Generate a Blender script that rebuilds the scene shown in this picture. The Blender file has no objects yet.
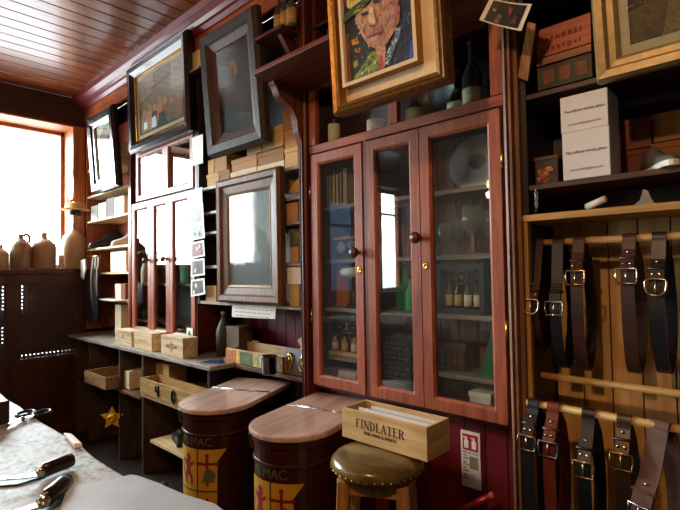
import bpy, bmesh, math, random
from mathutils import Vector, Matrix
random.seed(7)
SC = bpy.context.scene
COL = SC.collection
PI = math.pi
# ------------------------------------------------------------------ camera solve
F, CX, CY, EYE = 478.0, 340.0, 255.0, 1.35
_d = Vector((-172 - CX, -(279 - CY), -F)).normalized()
_X = -_d
_l = -0.016
_u = Vector((_l, 1.0, -(_X.x * _l + _X.y) / _X.z)).normalized()
_Y = _u.cross(_X)
BAS = Matrix((_X, _Y, _u))          # rows: world axes in camera space
def ray(px, py): return BAS @ Vector((px - CX, -(py - CY), -F))
def at(px, py, Y=1.6):
    r = ray(px, py); return r * (Y / r.y) + Vector((0, 0, EYE))
def atz(px, py, z):
    r = ray(px, py); return r * ((z - EYE) / r.z) + Vector((0, 0, EYE))
def wx(px, py, Y=1.6): return at(px, py, Y).x
def wz(px, py, Y=1.6): return at(px, py, Y).z
def rect(x0, y0, x1, y1, x2, y2, x3, y3, Y=1.6):
    """px corners TL, TR, BR, BL of an upright face standing at depth Y -> X0, X1, Z0, Z1 in metres"""
    a, b, c, d = at(x0, y0, Y), at(x1, y1, Y), at(x2, y2, Y), at(x3, y3, Y)
    return (a.x + d.x) / 2, (b.x + c.x) / 2, (c.z + d.z) / 2, (a.z + b.z) / 2

# ------------------------------------------------------------------ materials
def lin(h):
    h = h.lstrip('#'); o = []
    for i in (0, 2, 4):
        c = int(h[i:i + 2], 16) / 255
        o.append(c / 12.92 if c <= .04045 else ((c + .055) / 1.055) ** 2.4)
    return (*o, 1)
MC = {}
def _new(name):
    m = bpy.data.materials.new(name); m.use_nodes = True
    return m, m.node_tree.nodes, m.node_tree.links
def mat(h, rough=.6, metal=0, var=.15, scale=12, spec=.5, bump=0, coat=0, name='paint'):
    k = (h, rough, metal, var, scale, spec, bump, coat)
    if k in MC: return MC[k]
    m, n, l = _new(name); b = n['Principled BSDF']
    b.inputs['Roughness'].default_value = rough; b.inputs['Metallic'].default_value = metal
    b.inputs['Specular IOR Level'].default_value = spec; b.inputs['Coat Weight'].default_value = coat
    b.inputs['Coat Roughness'].default_value = .08
    c = lin(h)
    tc = n.new('ShaderNodeTexCoord'); nz = n.new('ShaderNodeTexNoise'); nz.inputs['Scale'].default_value = scale
    nz.inputs['Detail'].default_value = 5
    l.new(tc.outputs['Object'], nz.inputs['Vector'])
    r = n.new('ShaderNodeValToRGB'); r.color_ramp.elements[0].position = .3; r.color_ramp.elements[1].position = .7
    r.color_ramp.elements[0].color = (*[v * (1 - var) for v in c[:3]], 1)
    r.color_ramp.elements[1].color = (*[min(1, v * (1 + var)) for v in c[:3]], 1)
    l.new(nz.outputs['Fac'], r.inputs['Fac']); l.new(r.outputs['Color'], b.inputs['Base Color'])
    if bump:
        bp = n.new('ShaderNodeBump'); bp.inputs['Strength'].default_value = bump; bp.inputs['Distance'].default_value = .004
        l.new(nz.outputs['Fac'], bp.inputs['Height']); l.new(bp.outputs['Normal'], b.inputs['Normal'])
    MC[k] = m; return m
def wood(h1, h2, axis='z', rough=.45, scale=9, coat=0, bump=.12, spec=.5):
    k = ('w', h1, h2, axis, rough, scale, coat, bump, spec)
    if k in MC: return MC[k]
    m, n, l = _new('wood'); b = n['Principled BSDF']
    b.inputs['Roughness'].default_value = rough; b.inputs['Coat Weight'].default_value = coat
    b.inputs['Specular IOR Level'].default_value = spec; b.inputs['Coat Roughness'].default_value = .15
    tc = n.new('ShaderNodeTexCoord'); oi = n.new('ShaderNodeObjectInfo')
    mul = n.new('ShaderNodeVectorMath'); mul.operation = 'SCALE'; mul.inputs[0].default_value = (13, 7, 5)
    l.new(oi.outputs['Random'], mul.inputs['Scale'])
    add = n.new('ShaderNodeVectorMath'); add.operation = 'ADD'
    l.new(tc.outputs['Object'], add.inputs[0]); l.new(mul.outputs[0], add.inputs[1])
    mp = n.new('ShaderNodeMapping'); s = [7, 7, 7]; s['xyz'.index(axis)] = .6
    mp.inputs['Scale'].default_value = s
    l.new(add.outputs[0], mp.inputs['Vector'])
    nz = n.new('ShaderNodeTexNoise'); nz.inputs['Scale'].default_value = scale; nz.inputs['Detail'].default_value = 7
    nz.inputs['Roughness'].default_value = .65; nz.inputs['Distortion'].default_value = .4
    l.new(mp.outputs['Vector'], nz.inputs['Vector'])
    r = n.new('ShaderNodeValToRGB'); e = r.color_ramp.elements
    e[0].position = .32; e[0].color = lin(h1); e[1].position = .68; e[1].color = lin(h2)
    l.new(nz.outputs['Fac'], r.inputs['Fac'])
    n2 = n.new('ShaderNodeTexNoise'); n2.inputs['Scale'].default_value = 3.0
    l.new(add.outputs[0], n2.inputs['Vector'])
    mx = n.new('ShaderNodeMix'); mx.data_type = 'RGBA'; mx.blend_type = 'MULTIPLY'
    mr = n.new('ShaderNodeMapRange'); mr.inputs[1].default_value = .3; mr.inputs[2].default_value = .7
    mr.inputs[3].default_value = .75; mr.inputs[4].default_value = 1.1
    l.new(n2.outputs['Fac'], mr.inputs[0]); mx.inputs[0].default_value = 1
    l.new(r.outputs['Color'], mx.inputs[6]); l.new(mr.outputs[0], mx.inputs[7])
    l.new(mx.outputs[2], b.inputs['Base Color'])
    if bump:
        bp = n.new('ShaderNodeBump'); bp.inputs['Strength'].default_value = bump; bp.inputs['Distance'].default_value = .003
        l.new(nz.outputs['Fac'], bp.inputs['Height']); l.new(bp.outputs['Normal'], b.inputs['Normal'])
    MC[k] = m; return m
def glass(tint='#f4f8f6', rough=0.0, ior=1.5, dust_veil=0):
    k = ('g', tint, rough, ior, dust_veil)
    if k in MC: return MC[k]
    m, n, l = _new('glass'); n.remove(n['Principled BSDF'])
    t = n.new('ShaderNodeBsdfTransparent'); t.inputs['Color'].default_value = lin(tint)
    g = n.new('ShaderNodeBsdfGlossy'); g.inputs['Roughness'].default_value = rough
    ge = n.new('ShaderNodeNewGeometry'); mr = n.new('ShaderNodeMapRange')
    mr.inputs[3].default_value = ior; mr.inputs[4].default_value = 1 / ior
    l.new(ge.outputs['Backfacing'], mr.inputs[0])
    fr = n.new('ShaderNodeFresnel'); l.new(mr.outputs[0], fr.inputs['IOR'])
    mx = n.new('ShaderNodeMixShader'); l.new(fr.outputs[0], mx.inputs[0])
    l.new(t.outputs[0], mx.inputs[1]); l.new(g.outputs[0], mx.inputs[2])
    last = mx
    if dust_veil:  # even pale veil: dust, plus haze and glints put into the glass
        df = n.new('ShaderNodeBsdfDiffuse'); df.inputs['Color'].default_value = (.8, .82, .85, 1)
        last = n.new('ShaderNodeMixShader'); last.inputs[0].default_value = dust_veil; l.new(mx.outputs[0], last.inputs[1]); l.new(df.outputs[0], last.inputs[2])
    l.new(last.outputs[0], n['Material Output'].inputs['Surface'])
    MC[k] = m; return m
def emit(h, s):
    k = ('e', h, s)
    if k in MC: return MC[k]
    m, n, l = _new('lamp_glow'); b = n['Principled BSDF']
    b.inputs['Emission Color'].default_value = lin(h); b.inputs['Emission Strength'].default_value = s
    MC[k] = m; return m
def art_mat():
    if 'art' in MC: return MC['art']
    m, n, l = _new('painted_picture'); b = n['Principled BSDF']
    a = n.new('ShaderNodeVertexColor'); a.layer_name = 'Col'
    tc = n.new('ShaderNodeTexCoord'); nz = n.new('ShaderNodeTexNoise'); nz.inputs['Scale'].default_value = 60; nz.inputs['Detail'].default_value = 6
    nz.inputs['Distortion'].default_value = 1.2
    l.new(tc.outputs['Object'], nz.inputs['Vector'])
    mr = n.new('ShaderNodeMapRange'); mr.inputs[1].default_value = .3; mr.inputs[2].default_value = .7
    mr.inputs[3].default_value = .55; mr.inputs[4].default_value = 1.35
    l.new(nz.outputs['Fac'], mr.inputs[0])
    mx = n.new('ShaderNodeMix'); mx.data_type = 'RGBA'; mx.blend_type = 'MULTIPLY'; mx.inputs[0].default_value = 1
    l.new(a.outputs['Color'], mx.inputs[6]); l.new(mr.outputs[0], mx.inputs[7]); l.new(mx.outputs[2], b.inputs['Base Color'])
    b.inputs['Roughness'].default_value = .6
    MC['art'] = m; return m

# ------------------------------------------------------------------ mesh builder
OFF = {}
class M:
    def __init__(s): s.v = []; s.f = []; s.mi = []; s.sm = []; s.c = []
    def add(s, vs, fs, m=0, sm=False, col=None):
        o = len(s.v); s.v += [Vector(p) for p in vs]
        for f in fs: s.f.append([i + o for i in f]); s.mi.append(m); s.sm.append(sm); s.c.append(col)
        return s
    def box(s, x0, x1, y0, y1, z0, z1, m=0, T=None):
        x0, x1 = min(x0, x1), max(x0, x1); y0, y1 = min(y0, y1), max(y0, y1); z0, z1 = min(z0, z1), max(z0, z1)
        p = [Vector(q) for q in ((x0, y0, z0), (x1, y0, z0), (x1, y1, z0), (x0, y1, z0), (x0, y0, z1), (x1, y0, z1), (x1, y1, z1), (x0, y1, z1))]
        if T: p = [T @ q for q in p]
        return s.add(p, [(0, 3, 2, 1), (4, 5, 6, 7), (0, 1, 5, 4), (1, 2, 6, 5), (2, 3, 7, 6), (3, 0, 4, 7)], m)
    def prism(s, poly, a, b, plane='xz', m=0, sm=False, T=None, col=None):
        """poly in the named plane, extruded a..b along the third axis"""
        def P(u, v, w): return Vector({'xz': (u, w, v), 'yz': (w, u, v), 'xy': (u, v, w)}[plane])
        n = len(poly); vs = [P(u, v, a) for u, v in poly] + [P(u, v, b) for u, v in poly]
        if T: vs = [T @ q for q in vs]
        s.add(vs, [tuple(range(n))[::-1], tuple(range(n, 2 * n))], m, False, col)
        o = len(s.v) - 2 * n
        for i in range(n):
            j = (i + 1) % n; s.f.append([o + i, o + j, o + n + j, o + n + i]); s.mi.append(m); s.sm.append(sm); s.c.append(col)
        return s
    def lathe(s, prof, cx=0, cy=0, cz=0, n=18, m=0, T=None, sx=1, sy=1):
        vs = []; fs = []
        for r, z in prof:
            for i in range(n):
                a = 2 * PI * i / n; vs.append(Vector((cx + r * math.cos(a) * sx, cy + r * math.sin(a) * sy, cz + z)))
        k = len(prof)
        for j in range(k - 1):
            for i in range(n):
                q = (i + 1) % n; fs.append((j * n + i, j * n + q, (j + 1) * n + q, (j + 1) * n + i))
        if prof[0][0] > 1e-5: fs.append(tuple(range(n))[::-1])
        if prof[-1][0] > 1e-5: fs.append(tuple(range((k - 1) * n, k * n)))
        if T: vs = [T @ q for q in vs]
        return s.add(vs, fs, m, True)
    def tube(s, pts, r, n=8, m=0, closed=False, rs=None):
        pts = [Vector(p) for p in pts]; k = len(pts); vs = []; fs = []; up = None
        for i, p in enumerate(pts):
            if closed: t = pts[(i + 1) % k] - pts[i - 1]
            else: t = pts[min(i + 1, k - 1)] - pts[max(i - 1, 0)]
            t.normalize()
            if up is None:
                up = Vector((0, 0, 1)) if abs(t.z) < .9 else Vector((1, 0, 0))
            a = (up - t * up.dot(t)).normalized(); b = t.cross(a); up = a
            rr = rs[i] if rs else r
            for j in range(n):
                q = 2 * PI * j / n; vs.append(p + a * rr * math.cos(q) + b * rr * math.sin(q))
        for i in range(k if closed else k - 1):
            o = i * n; o2 = ((i + 1) % k) * n
            for j in range(n):
                j2 = (j + 1) % n; fs.append((o + j, o + j2, o2 + j2, o2 + j))
        if not closed: fs += [tuple(range(n))[::-1], tuple(range((k - 1) * n, k * n))]
        return s.add(vs, fs, m, True)
    def ribbon(s, pts, width, th, m=0, closed=False, wax=Vector((1, 0, 0)), w0=None):
        """a strap of given width (along wax) and thickness following pts"""
        pts = [Vector(p) for p in pts]; k = len(pts); vs = []; fs = []
        for i, p in enumerate(pts):
            if closed: t = pts[(i + 1) % k] - pts[i - 1]
            else: t = pts[min(i + 1, k - 1)] - pts[max(i - 1, 0)]
            t.normalize(); nn = t.cross(wax).normalized()
            w = (w0[i] if w0 else width) / 2
            vs += [p - wax * w - nn * th / 2, p + wax * w - nn * th / 2, p + wax * w + nn * th / 2, p - wax * w + nn * th / 2]
        for i in range(k if closed else k - 1):
            o = 4 * i; q = 4 * ((i + 1) % k)
            for j in range(4): fs.append((o + j, o + (j + 1) % 4, q + (j + 1) % 4, q + j))
        if not closed: fs += [(3, 2, 1, 0), (4 * k - 4, 4 * k - 3, 4 * k - 2, 4 * k - 1)]
        return s.add(vs, fs, m, False)
    def frame(s, x0, x1, z0, z1, prof, m=0):
        """mitred moulding: prof = [(inset, y, material)] swept round the rectangle"""
        vs = []; fs = []; ms = []
        for ins, y, *_ in prof:
            vs += [(x0 + ins, y, z0 + ins), (x1 - ins, y, z0 + ins), (x1 - ins, y, z1 - ins), (x0 + ins, y, z1 - ins)]
        o = len(s.v); s.v += [Vector(v) for v in vs]
        for i in range(len(prof) - 1):
            for j in range(4):
                k = (j + 1) % 4
                s.f.append([o + 4 * i + j, o + 4 * i + k, o + 4 * i + 4 + k, o + 4 * i + 4 + j])
                s.mi.append(prof[i][2] if len(prof[i]) > 2 else m); s.sm.append(False); s.c.append(None)
        return s
    def build(s, name, mats, parent=None, bev=0, T=None):
        me = bpy.data.meshes.new(name)
        off = OFF.get(parent.name, Vector()) if parent else Vector()
        vs = [T @ v for v in s.v] if T else s.v
        loc = Vector()
        if not parent:
            lo = Vector([min(v[i] for v in vs) for i in range(3)]); hi = Vector([max(v[i] for v in vs) for i in range(3)])
            loc = Vector(((lo.x + hi.x) / 2, (lo.y + hi.y) / 2, lo.z)); off = loc
        me.from_pydata([v - off for v in vs], [], s.f)
        if not isinstance(mats, (list, tuple)): mats = [mats]
        for m in mats: me.materials.append(m)
        me.polygons.foreach_set('material_index', s.mi); me.polygons.foreach_set('use_smooth', s.sm)
        if any(c for c in s.c):
            ca = me.color_attributes.new('Col', 'FLOAT_COLOR', 'CORNER')
            for p in me.polygons:
                c = s.c[p.index] or (1, 1, 1, 1)
                for li in p.loop_indices: ca.data[li].color = c
        bm = bmesh.new(); bm.from_mesh(me); bmesh.ops.recalc_face_normals(bm, faces=bm.faces); bm.to_mesh(me); bm.free()
        o = bpy.data.objects.new(name, me); COL.objects.link(o); o.location = loc
        if parent: o.parent = parent; OFF[o.name] = OFF.get(parent.name, Vector())
        if bev:
            b = o.modifiers.new('bevel', 'BEVEL'); b.width = bev; b.segments = 2; b.limit_method = 'ANGLE'; b.angle_limit = .7
        return o
def thing(name, label, cat, loc=None, group=None, local=False):
    o = bpy.data.objects.new(name, None); COL.objects.link(o); o.empty_display_size = .05
    o['label'] = label; o['category'] = cat
    if group: o['group'] = group
    if loc is not None and not local: o.location = loc; OFF[o.name] = Vector(loc)
    return o
def place(o, loc, rz=0, rx=0, ry=0):
    o.location = loc; o.rotation_euler = (rx, ry, rz); return o
def solo(o, label, cat, group=None):
    o['label'] = label; o['category'] = cat
    if group: o['group'] = group
    return o
def struct(o): o['kind'] = 'structure'; return o
def dup(root, loc, label, group=None, rz=None):
    r = root.copy(); COL.objects.link(r); r.location = loc; r['label'] = label
    if rz is not None: r.rotation_euler = (0, 0, rz)
    if group: r['group'] = group
    for ch in list(root.children):
        c = ch.copy(); COL.objects.link(c); c.parent = r
        for g in ch.children:
            d = g.copy(); COL.objects.link(d); d.parent = c
    return r
def text_mesh(body, size, ext=.0004):
    cu = bpy.data.curves.new('t', 'FONT'); cu.body = body; cu.size = size; cu.extrude = ext; cu.align_x = 'CENTER'; cu.align_y = 'CENTER'
    o = bpy.data.objects.new('t', cu); COL.objects.link(o)
    dg = bpy.context.evaluated_depsgraph_get(); me = bpy.data.meshes.new_from_object(o.evaluated_get(dg))
    r = M(); r.add([v.co.copy() for v in me.vertices], [tuple(p.vertices) for p in me.polygons])
    bpy.data.objects.remove(o); bpy.data.curves.remove(cu); bpy.data.meshes.remove(me)
    return r
RXF = Matrix.Rotation(PI / 2, 4, 'X')     # text facing -Y
def wall_text(body, size, x, y, z, m, parent, name='lettering', sx=1):
    t = text_mesh(body, size)
    T = Matrix.Translation((x, y, z)) @ RXF @ Matrix.Diagonal((sx, 1, 1, 1))
    return t.build(name, m, parent, T=T)
def spline(pts, n=8, closed=False):
    pts = [Vector(p) for p in pts]; k = len(pts); out = []
    for i in range(k if closed else k - 1):
        if closed: a, b, c, d = pts[i - 1], pts[i], pts[(i + 1) % k], pts[(i + 2) % k]
        else: a, b, c, d = pts[max(i - 1, 0)], pts[i], pts[i + 1], pts[min(i + 2, k - 1)]
        for j in range(n):
            t = j / n
            out.append(.5 * ((2 * b) + (c - a) * t + (2 * a - 5 * b + 4 * c - d) * t * t + (3 * b - a - 3 * c + d) * t ** 3))
    if not closed: out.append(pts[-1])
    return out

# ------------------------------------------------------------------ palette
RED = wood('#7c3622', '#b4603e', 'z', .45, 7); REDX = wood('#7c3622', '#b4603e', 'x', .45, 7)
MAH = wood('#3c1410', '#6a2a1c', 'z', .4, 8); MAHX = wood('#3c1410', '#6a2a1c', 'x', .4, 8)
DRK = wood('#150c0a', '#33201a', 'z', .5, 8); DRKX = wood('#150c0a', '#33201a', 'x', .5, 8); DRKY = wood('#150c0a', '#33201a', 'y', .5, 8)
BRN = wood('#5a3620', '#94633c', 'z', .5, 8); BRNX = wood('#4a2c1a', '#7a4c2c', 'x', .5, 8); BRNY = wood('#4a2c1a', '#7a4c2c', 'y', .5, 8)
ORG = wood('#8a4018', '#c06a30', 'z', .5, 6); ORGX = wood('#8a4018', '#c06a30', 'x', .5, 6)
PIN = wood('#a87838', '#d2a45c', 'z', .5, 6); PINX = wood('#a87838', '#d2a45c', 'x', .5, 6)
PALX = wood('#b89468', '#e2c79a', 'x', .6, 6); PALY = wood('#b89468', '#e2c79a', 'y', .6, 6)
WORN = wood('#5c5148', '#b8aca0', 'x', .5, 12)
CEILM = wood('#54220e', '#a45826', 'y', .32, 5, coat=.3)
CARD = mat('#b88c58', .8, name='card'); CARD2 = mat('#caa468', .8, name='card'); CARD3 = mat('#9c7448', .8, name='card'); CARDL = mat('#e0d2b4', .8, name='card')
WHT = mat('#ecebe6', .6, var=.04, name='white'); PAPER = mat('#e6e4de', .8, var=.05, name='paper')
BLK = mat('#0c0c0e', .45, name='black'); BLKG = mat('#101012', .2, coat=.5, name='black_gloss')
GOLD = mat('#b8883a', .32, .9, .25, 40, name='gilt'); GOLDD = mat('#866232', .4, .7, .3, 60, bump=.5, name='gilt_old')
BRASS = mat('#c8a050', .25, 1, .1, name='brass'); SILV = mat('#c8c8c8', .22, 1, .1, name='steel'); PEWT = mat('#8c8c8e', .35, 1, .2, 80, name='pewter')
GL = glass(); GLB = glass('#1a2418'); GLC = glass('#e4ecec', 0, 1.9, .13)  # GLC: pale veil mixed in where the goblets lack glints
RED_P = mat('#6a1620', .45, var=.2, name='red_paint')
INK = mat('#1c1a18', .7, name='ink')

# ------------------------------------------------------------------ room shell
XF, XB, YW, YO, ZC = -4.7, 1.7, 1.9, -3.9, 2.96
struct(M().box(XF - .2, XB + .1, YO - .1, YW + .1, -.1, 0).build('floor', wood('#1a120e', '#34241a', 'x', .5, 5)))
m = M(); m.box(XF - .2, XB + .1, YO - .1, YW + .1, ZC + .02, ZC + .1, 1)
x = XF; k = 0
while x < XB:
    m.box(x + .003, x + .117, YO, YW, ZC, ZC + .022); x += .12
struct(m.build('ceiling', [CEILM, DRK], bev=.003))
struct(M().box(XF, XB, YW, YW + .1, 0, ZC).build('wall_right', DRK))
struct(M().box(XB, XB + .1, YO, YW, 0, ZC).build('wall_back', mat('#4e463f', .8)))
struct(M().box(XF, XB, YO - .1, YO, 0, ZC).build('wall_left', mat('#6a625a', .8)))
# front wall with its openings
ZS, ZL = 1.405, 2.705
m = M()
m.box(XF - .35, XF, YO, YW, ZL, ZC)
m.box(XF - .35, XF, 1.52, YW, 0, ZL); m.box(XF - .35, XF, -.74, -.62, 0, ZL); m.box(XF - .35, XF, -1.62, -1.52, 0, ZL); m.box(XF - .35, XF, -2.6, -2.45, 0, ZL); m.box(XF - .35, XF, -2.45, -1.62, 0, 1.0); m.box(XF - .35, XF, -2.45, -1.62, 2.45, ZL)
m.box(XF - .35, XF, YO, -3.62, 0, ZL)
A_ = XF - .04
m.box(A_, XF, -.62, .96, 0, ZS); m.box(A_, XF, 1.5, 1.52, 0, ZS)
for za, zb_, ya, yb in ((0, .655, .96, 1.5), (.655, .71, .96, 1.0), (.71, .8, .96, 1.5), (.8, .95, 1.07, 1.5), (.95, 1.07, .96, 1.5), (1.07, 1.28, 1.13, 1.5), (1.28, ZS, .96, 1.5)): m.box(A_, XF, ya, yb, za, zb_)  # slots added behind the lattice so bright dots show through
m.box(XF - .35, A_, -.62, 1.52, 0, .3)
m.box(XF - .35, XF, -3.62, -2.6, 0, 1.0)
struct(m.build('wall_front', wood('#24100e', '#4a2620', 'y', .5, 5)))
def window(n, y0, y1, z0, z1, mull, mats, gm=None):
    w = M(); t = .045
    for a, b, c, d in ((y0, y0 + t, z0, z1), (y1 - t, y1, z0, z1), (y0, y1, z0, z0 + t), (y0, y1, z1 - t, z1)):
        w.box(XF - .31, XF - .24, a, b, c, d)
    for q in mull: w.box(XF - .3, XF - .25, q - .02, q + .02, z0, z1)
    if n > 1: w.box(XF - .3, XF - .25, y0, y1, z1 - .42, z1 - .39)
    o = struct(w.build('window_%d' % n, mats, bev=.004))
    p = M().box(XF - .28, XF - .274, y0 + .02, y1 - .02, z0 + .02, z1 - .02).build('window_glass', gm or GL); p.parent = o
    p.location = Vector(p.location) - o.location; p['label'] = 'window pane'
window(1, -.62, 1.52, ZS, ZL, (.62,), ORG)
window(2, -3.62, -2.6, 1.0, ZL, (-3.1,), ORG)
window(3, -2.45, -1.62, 1.0, 2.45, (), ORG, glass('#586672', .1))  # added unseen window, put in for the blue sheen in the left cabinet glass
# glazed shop door
m = M()
for a, b, c, d in ((-1.52, -1.42, 0, ZL), (-.84, -.74, 0, ZL), (-1.42, -.84, 0, .95), (-1.42, -.84, 2.1, 2.2), (-1.42, -.84, 2.6, ZL)): m.box(XF - .3, XF - .25, a, b, c, d)
d = struct(m.build('door_1', MAH, bev=.004))
g = M().box(XF - .28, XF - .272, -1.42, -.84, .95, 2.6).build('door_glass', glass('#5a6870', .15)); g.parent = d; g.location = Vector(g.location) - d.location
ORW = wood('#9a5426', '#d08850', 'z', .5, 6)  # orange lining: the lit look of jamb and soffit is in its colour
struct(M().box(XF - .24, XF + .012, 1.505, 1.52, ZS, ZL).box(XF, XF + .014, 1.5, 1.6, ZS, ZL + .0).build('trim_7', ORW))
struct(M().box(XF - .24, XF + .012, -.62, 1.505, ZL - .014, ZL).build('trim_8', wood('#9a5426', '#d08850', 'y', .5, 6)))  # soffit board, its lit orange look put into the wood colour
# cornice, pilasters, wainscot
prof = [(1.6, 2.865), (1.585, 2.865), (1.565, 2.885), (1.55, 2.89), (1.535, 2.91), (1.51, 2.925), (1.5, 2.93), (1.485, 2.96), (1.6, 2.96)]
struct(M().prism(prof, XF, XB, 'yz').build('trim_1', mat('#7a2a30', .35, var=.15, coat=.3)))
def flute(x0, x1, y, z0, z1):
    w = (x1 - x0); p = [(x0, y + .12), (x0, y), (x0 + w * .22, y - .008), (x0 + w * .3, y + .01), (x0 + w * .42, y - .01), (x0 + w * .58, y - .01),
                        (x0 + w * .68, y + .012), (x0 + w * .78, y - .006), (x1, y), (x1, y + .12)]
    return p
struct(M().prism(flute(-.697, -.645, 1.585, 0, 0), 0, 2.865, 'xy').build('trim_2', BRN))
struct(M().prism(flute(-1.745, -1.695, 1.585, 0, 0), 0, 2.865, 'xy').build('trim_3', MAH))
def boards(x0, x1, y, z0, z1, w, mats, name, th=.014, parent=None):
    b = M(); b.box(x0, x1, y + .008, y + th, z0, z1, 1 if len(mats) > 1 else 0)
    x = x0
    while x < x1 - .005:
        e = min(x + w - .004, x1); b.box(x, e, y, y + .009, z0, z1); x += w
    return b.build(name, mats, parent, bev=.0015)
WAIN = mat('#6a1a22', .4, var=.25, scale=6, coat=.2)
struct(boards(-1.69, -.7, 1.68, 0, .8, .085, [WAIN, DRK], 'trim_4'))
struct(boards(-2.62, -1.745, 1.87, .84, 1.17, .085, [WAIN, DRK], 'trim_5'))
struct(M().box(XF, XB, 1.87, 1.9, 0, .1).build('baseboard_right', DRKX))
# frieze boards above the shelving
struct(M().box(XF, -.7, 1.6, 1.62, 2.76, 2.865).build('trim_6', ORGX))

# ------------------------------------------------------------------ world and light
w = bpy.data.worlds.new('sky'); SC.world = w; w.use_nodes = True
bg = w.node_tree.nodes['Background']; bg.inputs['Color'].default_value = (.88, .95, 1, 1); bg.inputs['Strength'].default_value = 41
_n, _k = w.node_tree.nodes, w.node_tree.links
_tc = _n.new('ShaderNodeTexCoord'); _sx = _n.new('ShaderNodeSeparateXYZ'); _rp = _n.new('ShaderNodeValToRGB')
_k.new(_tc.outputs['Generated'], _sx.inputs[0]); _mr = _n.new('ShaderNodeMapRange'); _mr.inputs[1].default_value = -1; _mr.inputs[2].default_value = 1
_k.new(_sx.outputs['Z'], _mr.inputs[0]); _k.new(_mr.outputs[0], _rp.inputs['Fac'])
_rp.color_ramp.elements[0].position = .47; _rp.color_ramp.elements[0].color = (.24, .24, .26, 1)      # pale street outside
_rp.color_ramp.elements[1].position = .5; _rp.color_ramp.elements[1].color = (.88, .95, 1, 1)
_k.new(_rp.outputs['Color'], bg.inputs['Color'])
def area(name, loc, rot, sx, sy, portal=True):
    l = bpy.data.lights.new(name, 'AREA'); l.shape = 'RECTANGLE'; l.size = sx; l.size_y = sy
    l.cycles.is_portal = portal
    o = bpy.data.objects.new(name, l); COL.objects.link(o); o.location = loc; o.rotation_euler = rot; return o
area('window_portal', (XF - .37, .45, 1.9), (0, -PI / 2, 0), 1.5, 2.2)
area('window_portal', (XF - .37, -3.11, 1.85), (0, -PI / 2, 0), 1.7, 1.0)
area('door_portal', (XF - .37, -1.13, 1.8), (0, -PI / 2, 0), 1.65, .7)

# ------------------------------------------------------------------ camera
cd = bpy.data.cameras.new('camera'); cam = bpy.data.objects.new('camera', cd); COL.objects.link(cam)
cd.sensor_width = 36; cd.lens = F / 680 * 36; cd.clip_start = .02
R = BAS.to_4x4(); R.translation = (0, 0, EYE); cam.matrix_world = R; SC.camera = cam
SC.view_settings.view_transform = 'Standard'; SC.view_settings.look = 'None'; SC.view_settings.gamma = 1; SC.view_settings.exposure = 0
SC.cycles.use_denoising = True; SC.cycles.transparent_max_bounces = 24; SC.cycles.max_bounces = 8
SC.cycles.sample_clamp_indirect = 6

# lamps behind the photographer
def lamp(name, label, loc, power, col, r, cord=True):
    t = thing(name, label, 'lamp', (loc[0], loc[1], loc[2]))
    M().lathe([(0, -r), (r * .6, -r * .8), (r, 0), (r * .7, r * .75), (.015, r * 1.3)], *loc).build('bulb', emit(col, 40), t)
    c = M().lathe([(.02, 0), (.022, .04), (.012, .06)], loc[0], loc[1], loc[2] + r * 1.2)
    if cord: c.tube([(loc[0], loc[1], loc[2] + r), (loc[0], loc[1], ZC)], .004)
    c.build('lamp_holder', BRASS, t)
    l = bpy.data.lights.new(name + '_light', 'POINT'); l.energy = power; l.color = lin(col)[:3]; l.shadow_soft_size = r
    o = bpy.data.objects.new(name + '_light', l); COL.objects.link(o); o.parent = t
    o.location = (0, 0, -r - .06)
lamp('pendant_lamp', 'bare warm bulb hanging over the middle of the shop', (-1.96, -.9, 2.12), 14, '#ffc478', .035)
lamp('pendant_lamp', 'warm bulb high under the ceiling near the belts', (-.52, -.6, 2.84), 75, '#ffcc98', .045)

# ------------------------------------------------------------------ tall open bookcase by the window (far left)
def shelf_unit(name, label, cat, x0, x1, y0, y1, z0, z1, zs, mats, th=.02, back=True, loc=None):
    t = thing(name, label, cat, ((x0 + x1) / 2, (y0 + y1) / 2, z0))
    up, sh, bk = mats
    for a in (x0, x1 - th): M().box(a, a + th, y0, y1, z0, z1).build('upright', up, t, bev=.002)
    for z in zs: M().box(x0 + th, x1 - th, y0 + .004, y1 - .01, z - .018, z).build('shelf', sh, t, bev=.002)
    if back: M().box(x0 + th, x1 - th, y1 - .01, y1, z0, z1).build('back_panel', bk, t)
    return t
shelf_unit('open_bookcase', 'tall open wooden bookcase beside the shop window', 'bookcase', -4.66, -3.74, 1.6, 1.88, .86, 2.76,
           [1.14, 1.37, 1.585, 1.835, 2.06, 2.3], (ORG, PALX, RED))
# ------------------------------------------------------------------ glazed bookcase
t = thing('glazed_bookcase', 'red-brown glazed bookcase with three doors under two fanlights', 'cabinet', (-3.23, 1.74, .85))
bx0, bx1, bz0, bz1 = -3.735, -2.735, .85, 2.76
for a in (bx0, bx1 - .02): M().box(a, a + .02, 1.6, 1.86, bz0, bz1).build('side_panel', MAH, t)
M().box(bx0, bx1, 1.85, 1.865, bz0, bz1).build('back_panel', DRK, t)
for z in (1.0, 1.28, 1.53, 1.88, 2.27): M().box(bx0 + .02, bx1 - .02, 1.64, 1.85, z - .016, z).build('shelf', BRNX, t)
M().box(bx0 + .02, bx1 - .02, 1.6, 1.63, 2.3, bz1).build('face_board', MAHX, t); M().box(bx0 + .02, bx1 - .02, 1.6, 1.63, .85, .9).build('plinth', MAHX, t)
fl0, flm, fl1 = wx(137, 200), wx(166, 195), wx(194, 190)
def sash(p, name, x0, x1, z0, z1, y, wd, mt, gm=GL, th=.024, hl=None):
    s = M(); s.frame(x0, x1, z0, z1, [(0, y), (wd * .8, y), (wd, y + .008), (wd, y + th), (0, y + th), (0, y)])
    o = s.build(name, mt, p, bev=.0015)
    M().box(x0 + wd - .004, x1 - wd + .004, y + .012, y + .0155, z0 + wd - .004, z1 - wd + .004).build('glass_pane', gm, o)
    return o
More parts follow.
